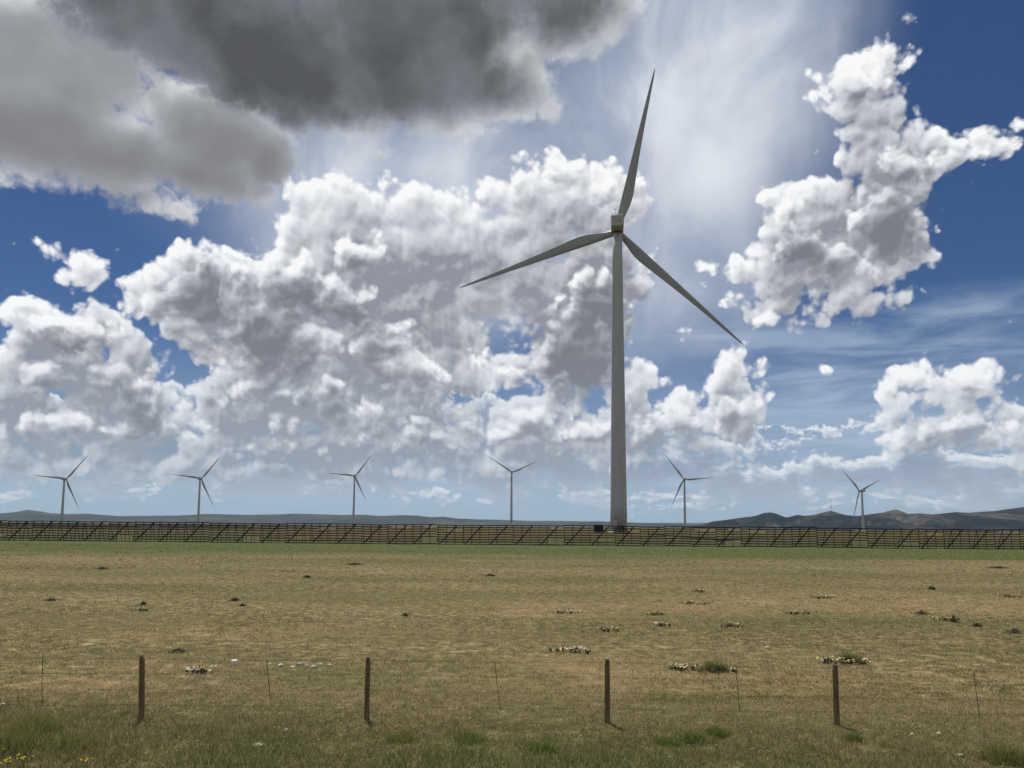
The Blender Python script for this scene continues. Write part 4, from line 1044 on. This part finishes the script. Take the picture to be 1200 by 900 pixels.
for k, s in enumerate([
    (168, 709, 9, 4, 'small dark shrub beside the tiny yellow flowered clump, far left'),
    (275, 704, 16, 4, 'dark low shrub on the left part of the plain'),
    (284, 710, 12, 3, 'smaller dark shrub just below another one on the left part of the plain'),
    (120, 667, 16, 3, 'dark flat shrub far left below the snow fence'),
    (475, 722, 10, 4, 'single dark shrub on the plain in the middle left'),
    (415, 662, 30, 2.5, 'wide dark low growth far off below the snow fence, centre left'),
    (360, 677, 12, 3, 'dark speck of shrub between the far pale patches, centre left'),
    (575, 675, 14, 2.5, 'dark speck of shrub on the far plain left of the huge tower'),
    (1118, 729, 14, 7, 'darkest rounded shrub in the group on the right of the plain'),
    (1145, 734, 14, 4, 'small flat shrub in the group on the right of the plain'),
    (1188, 742, 28, 6, 'wide dark shrub at the right edge of the plain'),
    (1092, 691, 10, 4, 'small dark shrub far right near the reddish soil'),
    (1170, 666, 30, 2.5, 'flat dark growth far right below the snow fence'),
    (60, 704, 20, 2.5, 'thin dark shrub near the left edge of the plain'),
    (1080, 720, 26, 4, 'long low shrub left of the dark group on the right'),
    (210, 764, 26, 3, 'greyish brown low growth just behind the leftmost fence post')]):
    shrub(*s, 500 + k)

STONE = plain('pale_stone', (0.50, 0.46, 0.38), 0.9, 0, 0.15, 0.25, 14)
def stone(px, py, wpx, hpx, label, seed):
    g0_ = on_ground(px, py); y = g0_.y; w = wpx / F * y / 2; h = hpx / F * y; rg = random.Random(seed)
    bm = bmesh.new(); bmesh.ops.create_icosphere(bm, subdivisions=2, radius=1)
    for v in bm.verts:
        n = 1 + rg.uniform(-.16, .16); v.co = Vector((v.co.x * w * n, v.co.y * w * .8 * n, (v.co.z * .9 + .35) * h * n * .75))
    o = link('stone', bm_mesh('stone', bm), STONE, loc=g0_); o.rotation_euler = (0, 0, rg.uniform(0, 3)); tag(o, label, 'stone', 'pale stones lying in the dry grass')
names = ['leftmost', 'second', 'third', 'fourth', 'fifth', 'sixth', 'seventh', 'rightmost']
for k, px in enumerate([316, 329, 343, 350, 359, 368, 374, 386]):
    stone(px, 779.5 + (k % 3) * 1.6, 5 + (k * 7 % 4), 2.6 + (k % 2), f'{names[k]} pale stone in the row behind the wire fence, left of the second post', 700 + k)
for k, (px, py, w_, l_) in enumerate([(335, 857, 7, 'whitish stone in the verge between the first two posts'), (3, 827, 7, 'pale stone at the left edge of the wire fence'), (1008, 859, 6, 'pale stone low right of the rightmost post'), (1069, 862, 5, 'small pale stone in the verge right of the rightmost post'),
        (1100, 861, 6, 'pale stone in the verge at the lower right'), (1125, 886, 9, 'larger pale stone near the bottom right'), (303, 874, 16, 'long flat pale stone in the verge below the first two posts'), (900, 760, 6, 'lone pale stone behind the wire fence right of the yellow clump')]):
    stone(px, py, w_, 3.2, l_, 800 + k)

# white plastic tub standing in the grass
WHITE = plain('white_plastic', (0.86, 0.85, 0.82), 0.4, 0, 0.4, 0.04)
q = on_ground(274.5, 779); s_ = q.y / F
t = empty('plastic_tub', q); tag(t, 'little white plastic tub standing in the dry grass behind the wire fence', 'tub')
bm = bmesh.new(); add_lathe(bm, [(3.0 * s_, -0.01), (3.3 * s_, 0.0), (3.6 * s_, 4.0 * s_)], 20); link('tub_body', bm_mesh('tub_body', bm), WHITE, t)
bm = bmesh.new(); add_lathe(bm, [(3.9 * s_, 3.9 * s_), (3.95 * s_, 5.0 * s_), (3.5 * s_, 5.4 * s_)], 20); link('lid', bm_mesh('lid', bm), WHITE, t)

# yellow wildflowers in the bottom left corner
YEL = plain('yellow_petals', (0.75, 0.62, 0.04), 0.6, 0, 0.1, 0.1)
STEM = plain('green_stem', (0.07, 0.11, 0.025), 0.7, 0, 0.1, 0.2)
for k, (px, py, n, l_) in enumerate([(8, 893, 9, 'yellow wildflower nearest the bottom left corner'), (26, 888, 8, 'yellow wildflower slightly right of the bottom left corner'), (98, 893, 4, 'sparse yellow wildflower along the bottom edge at the left'), (1, 876, 3, 'small yellow wildflower at the very left edge near the bottom')]):
    q = on_ground(px, py + 10); rg = random.Random(900 + k); t = empty('wildflower', q); tag(t, l_, 'wildflower', 'yellow wildflowers in the verge')
    bm = bmesh.new(); bm2 = bmesh.new()
    for j in range(n):
        a = Vector((rg.gauss(0, .04), rg.gauss(0, .04), 0)); b_ = a + Vector((rg.gauss(0, .05), rg.gauss(0, .04), rg.uniform(.10, .17))); add_tube(bm, [a, b_], .0025, 4); bloom_bm(bm2, b_, .014, rg)
    link('stems', bm_mesh('stems', bm), STEM, t); link('petals', bm_mesh('petals', bm2), YEL, t)
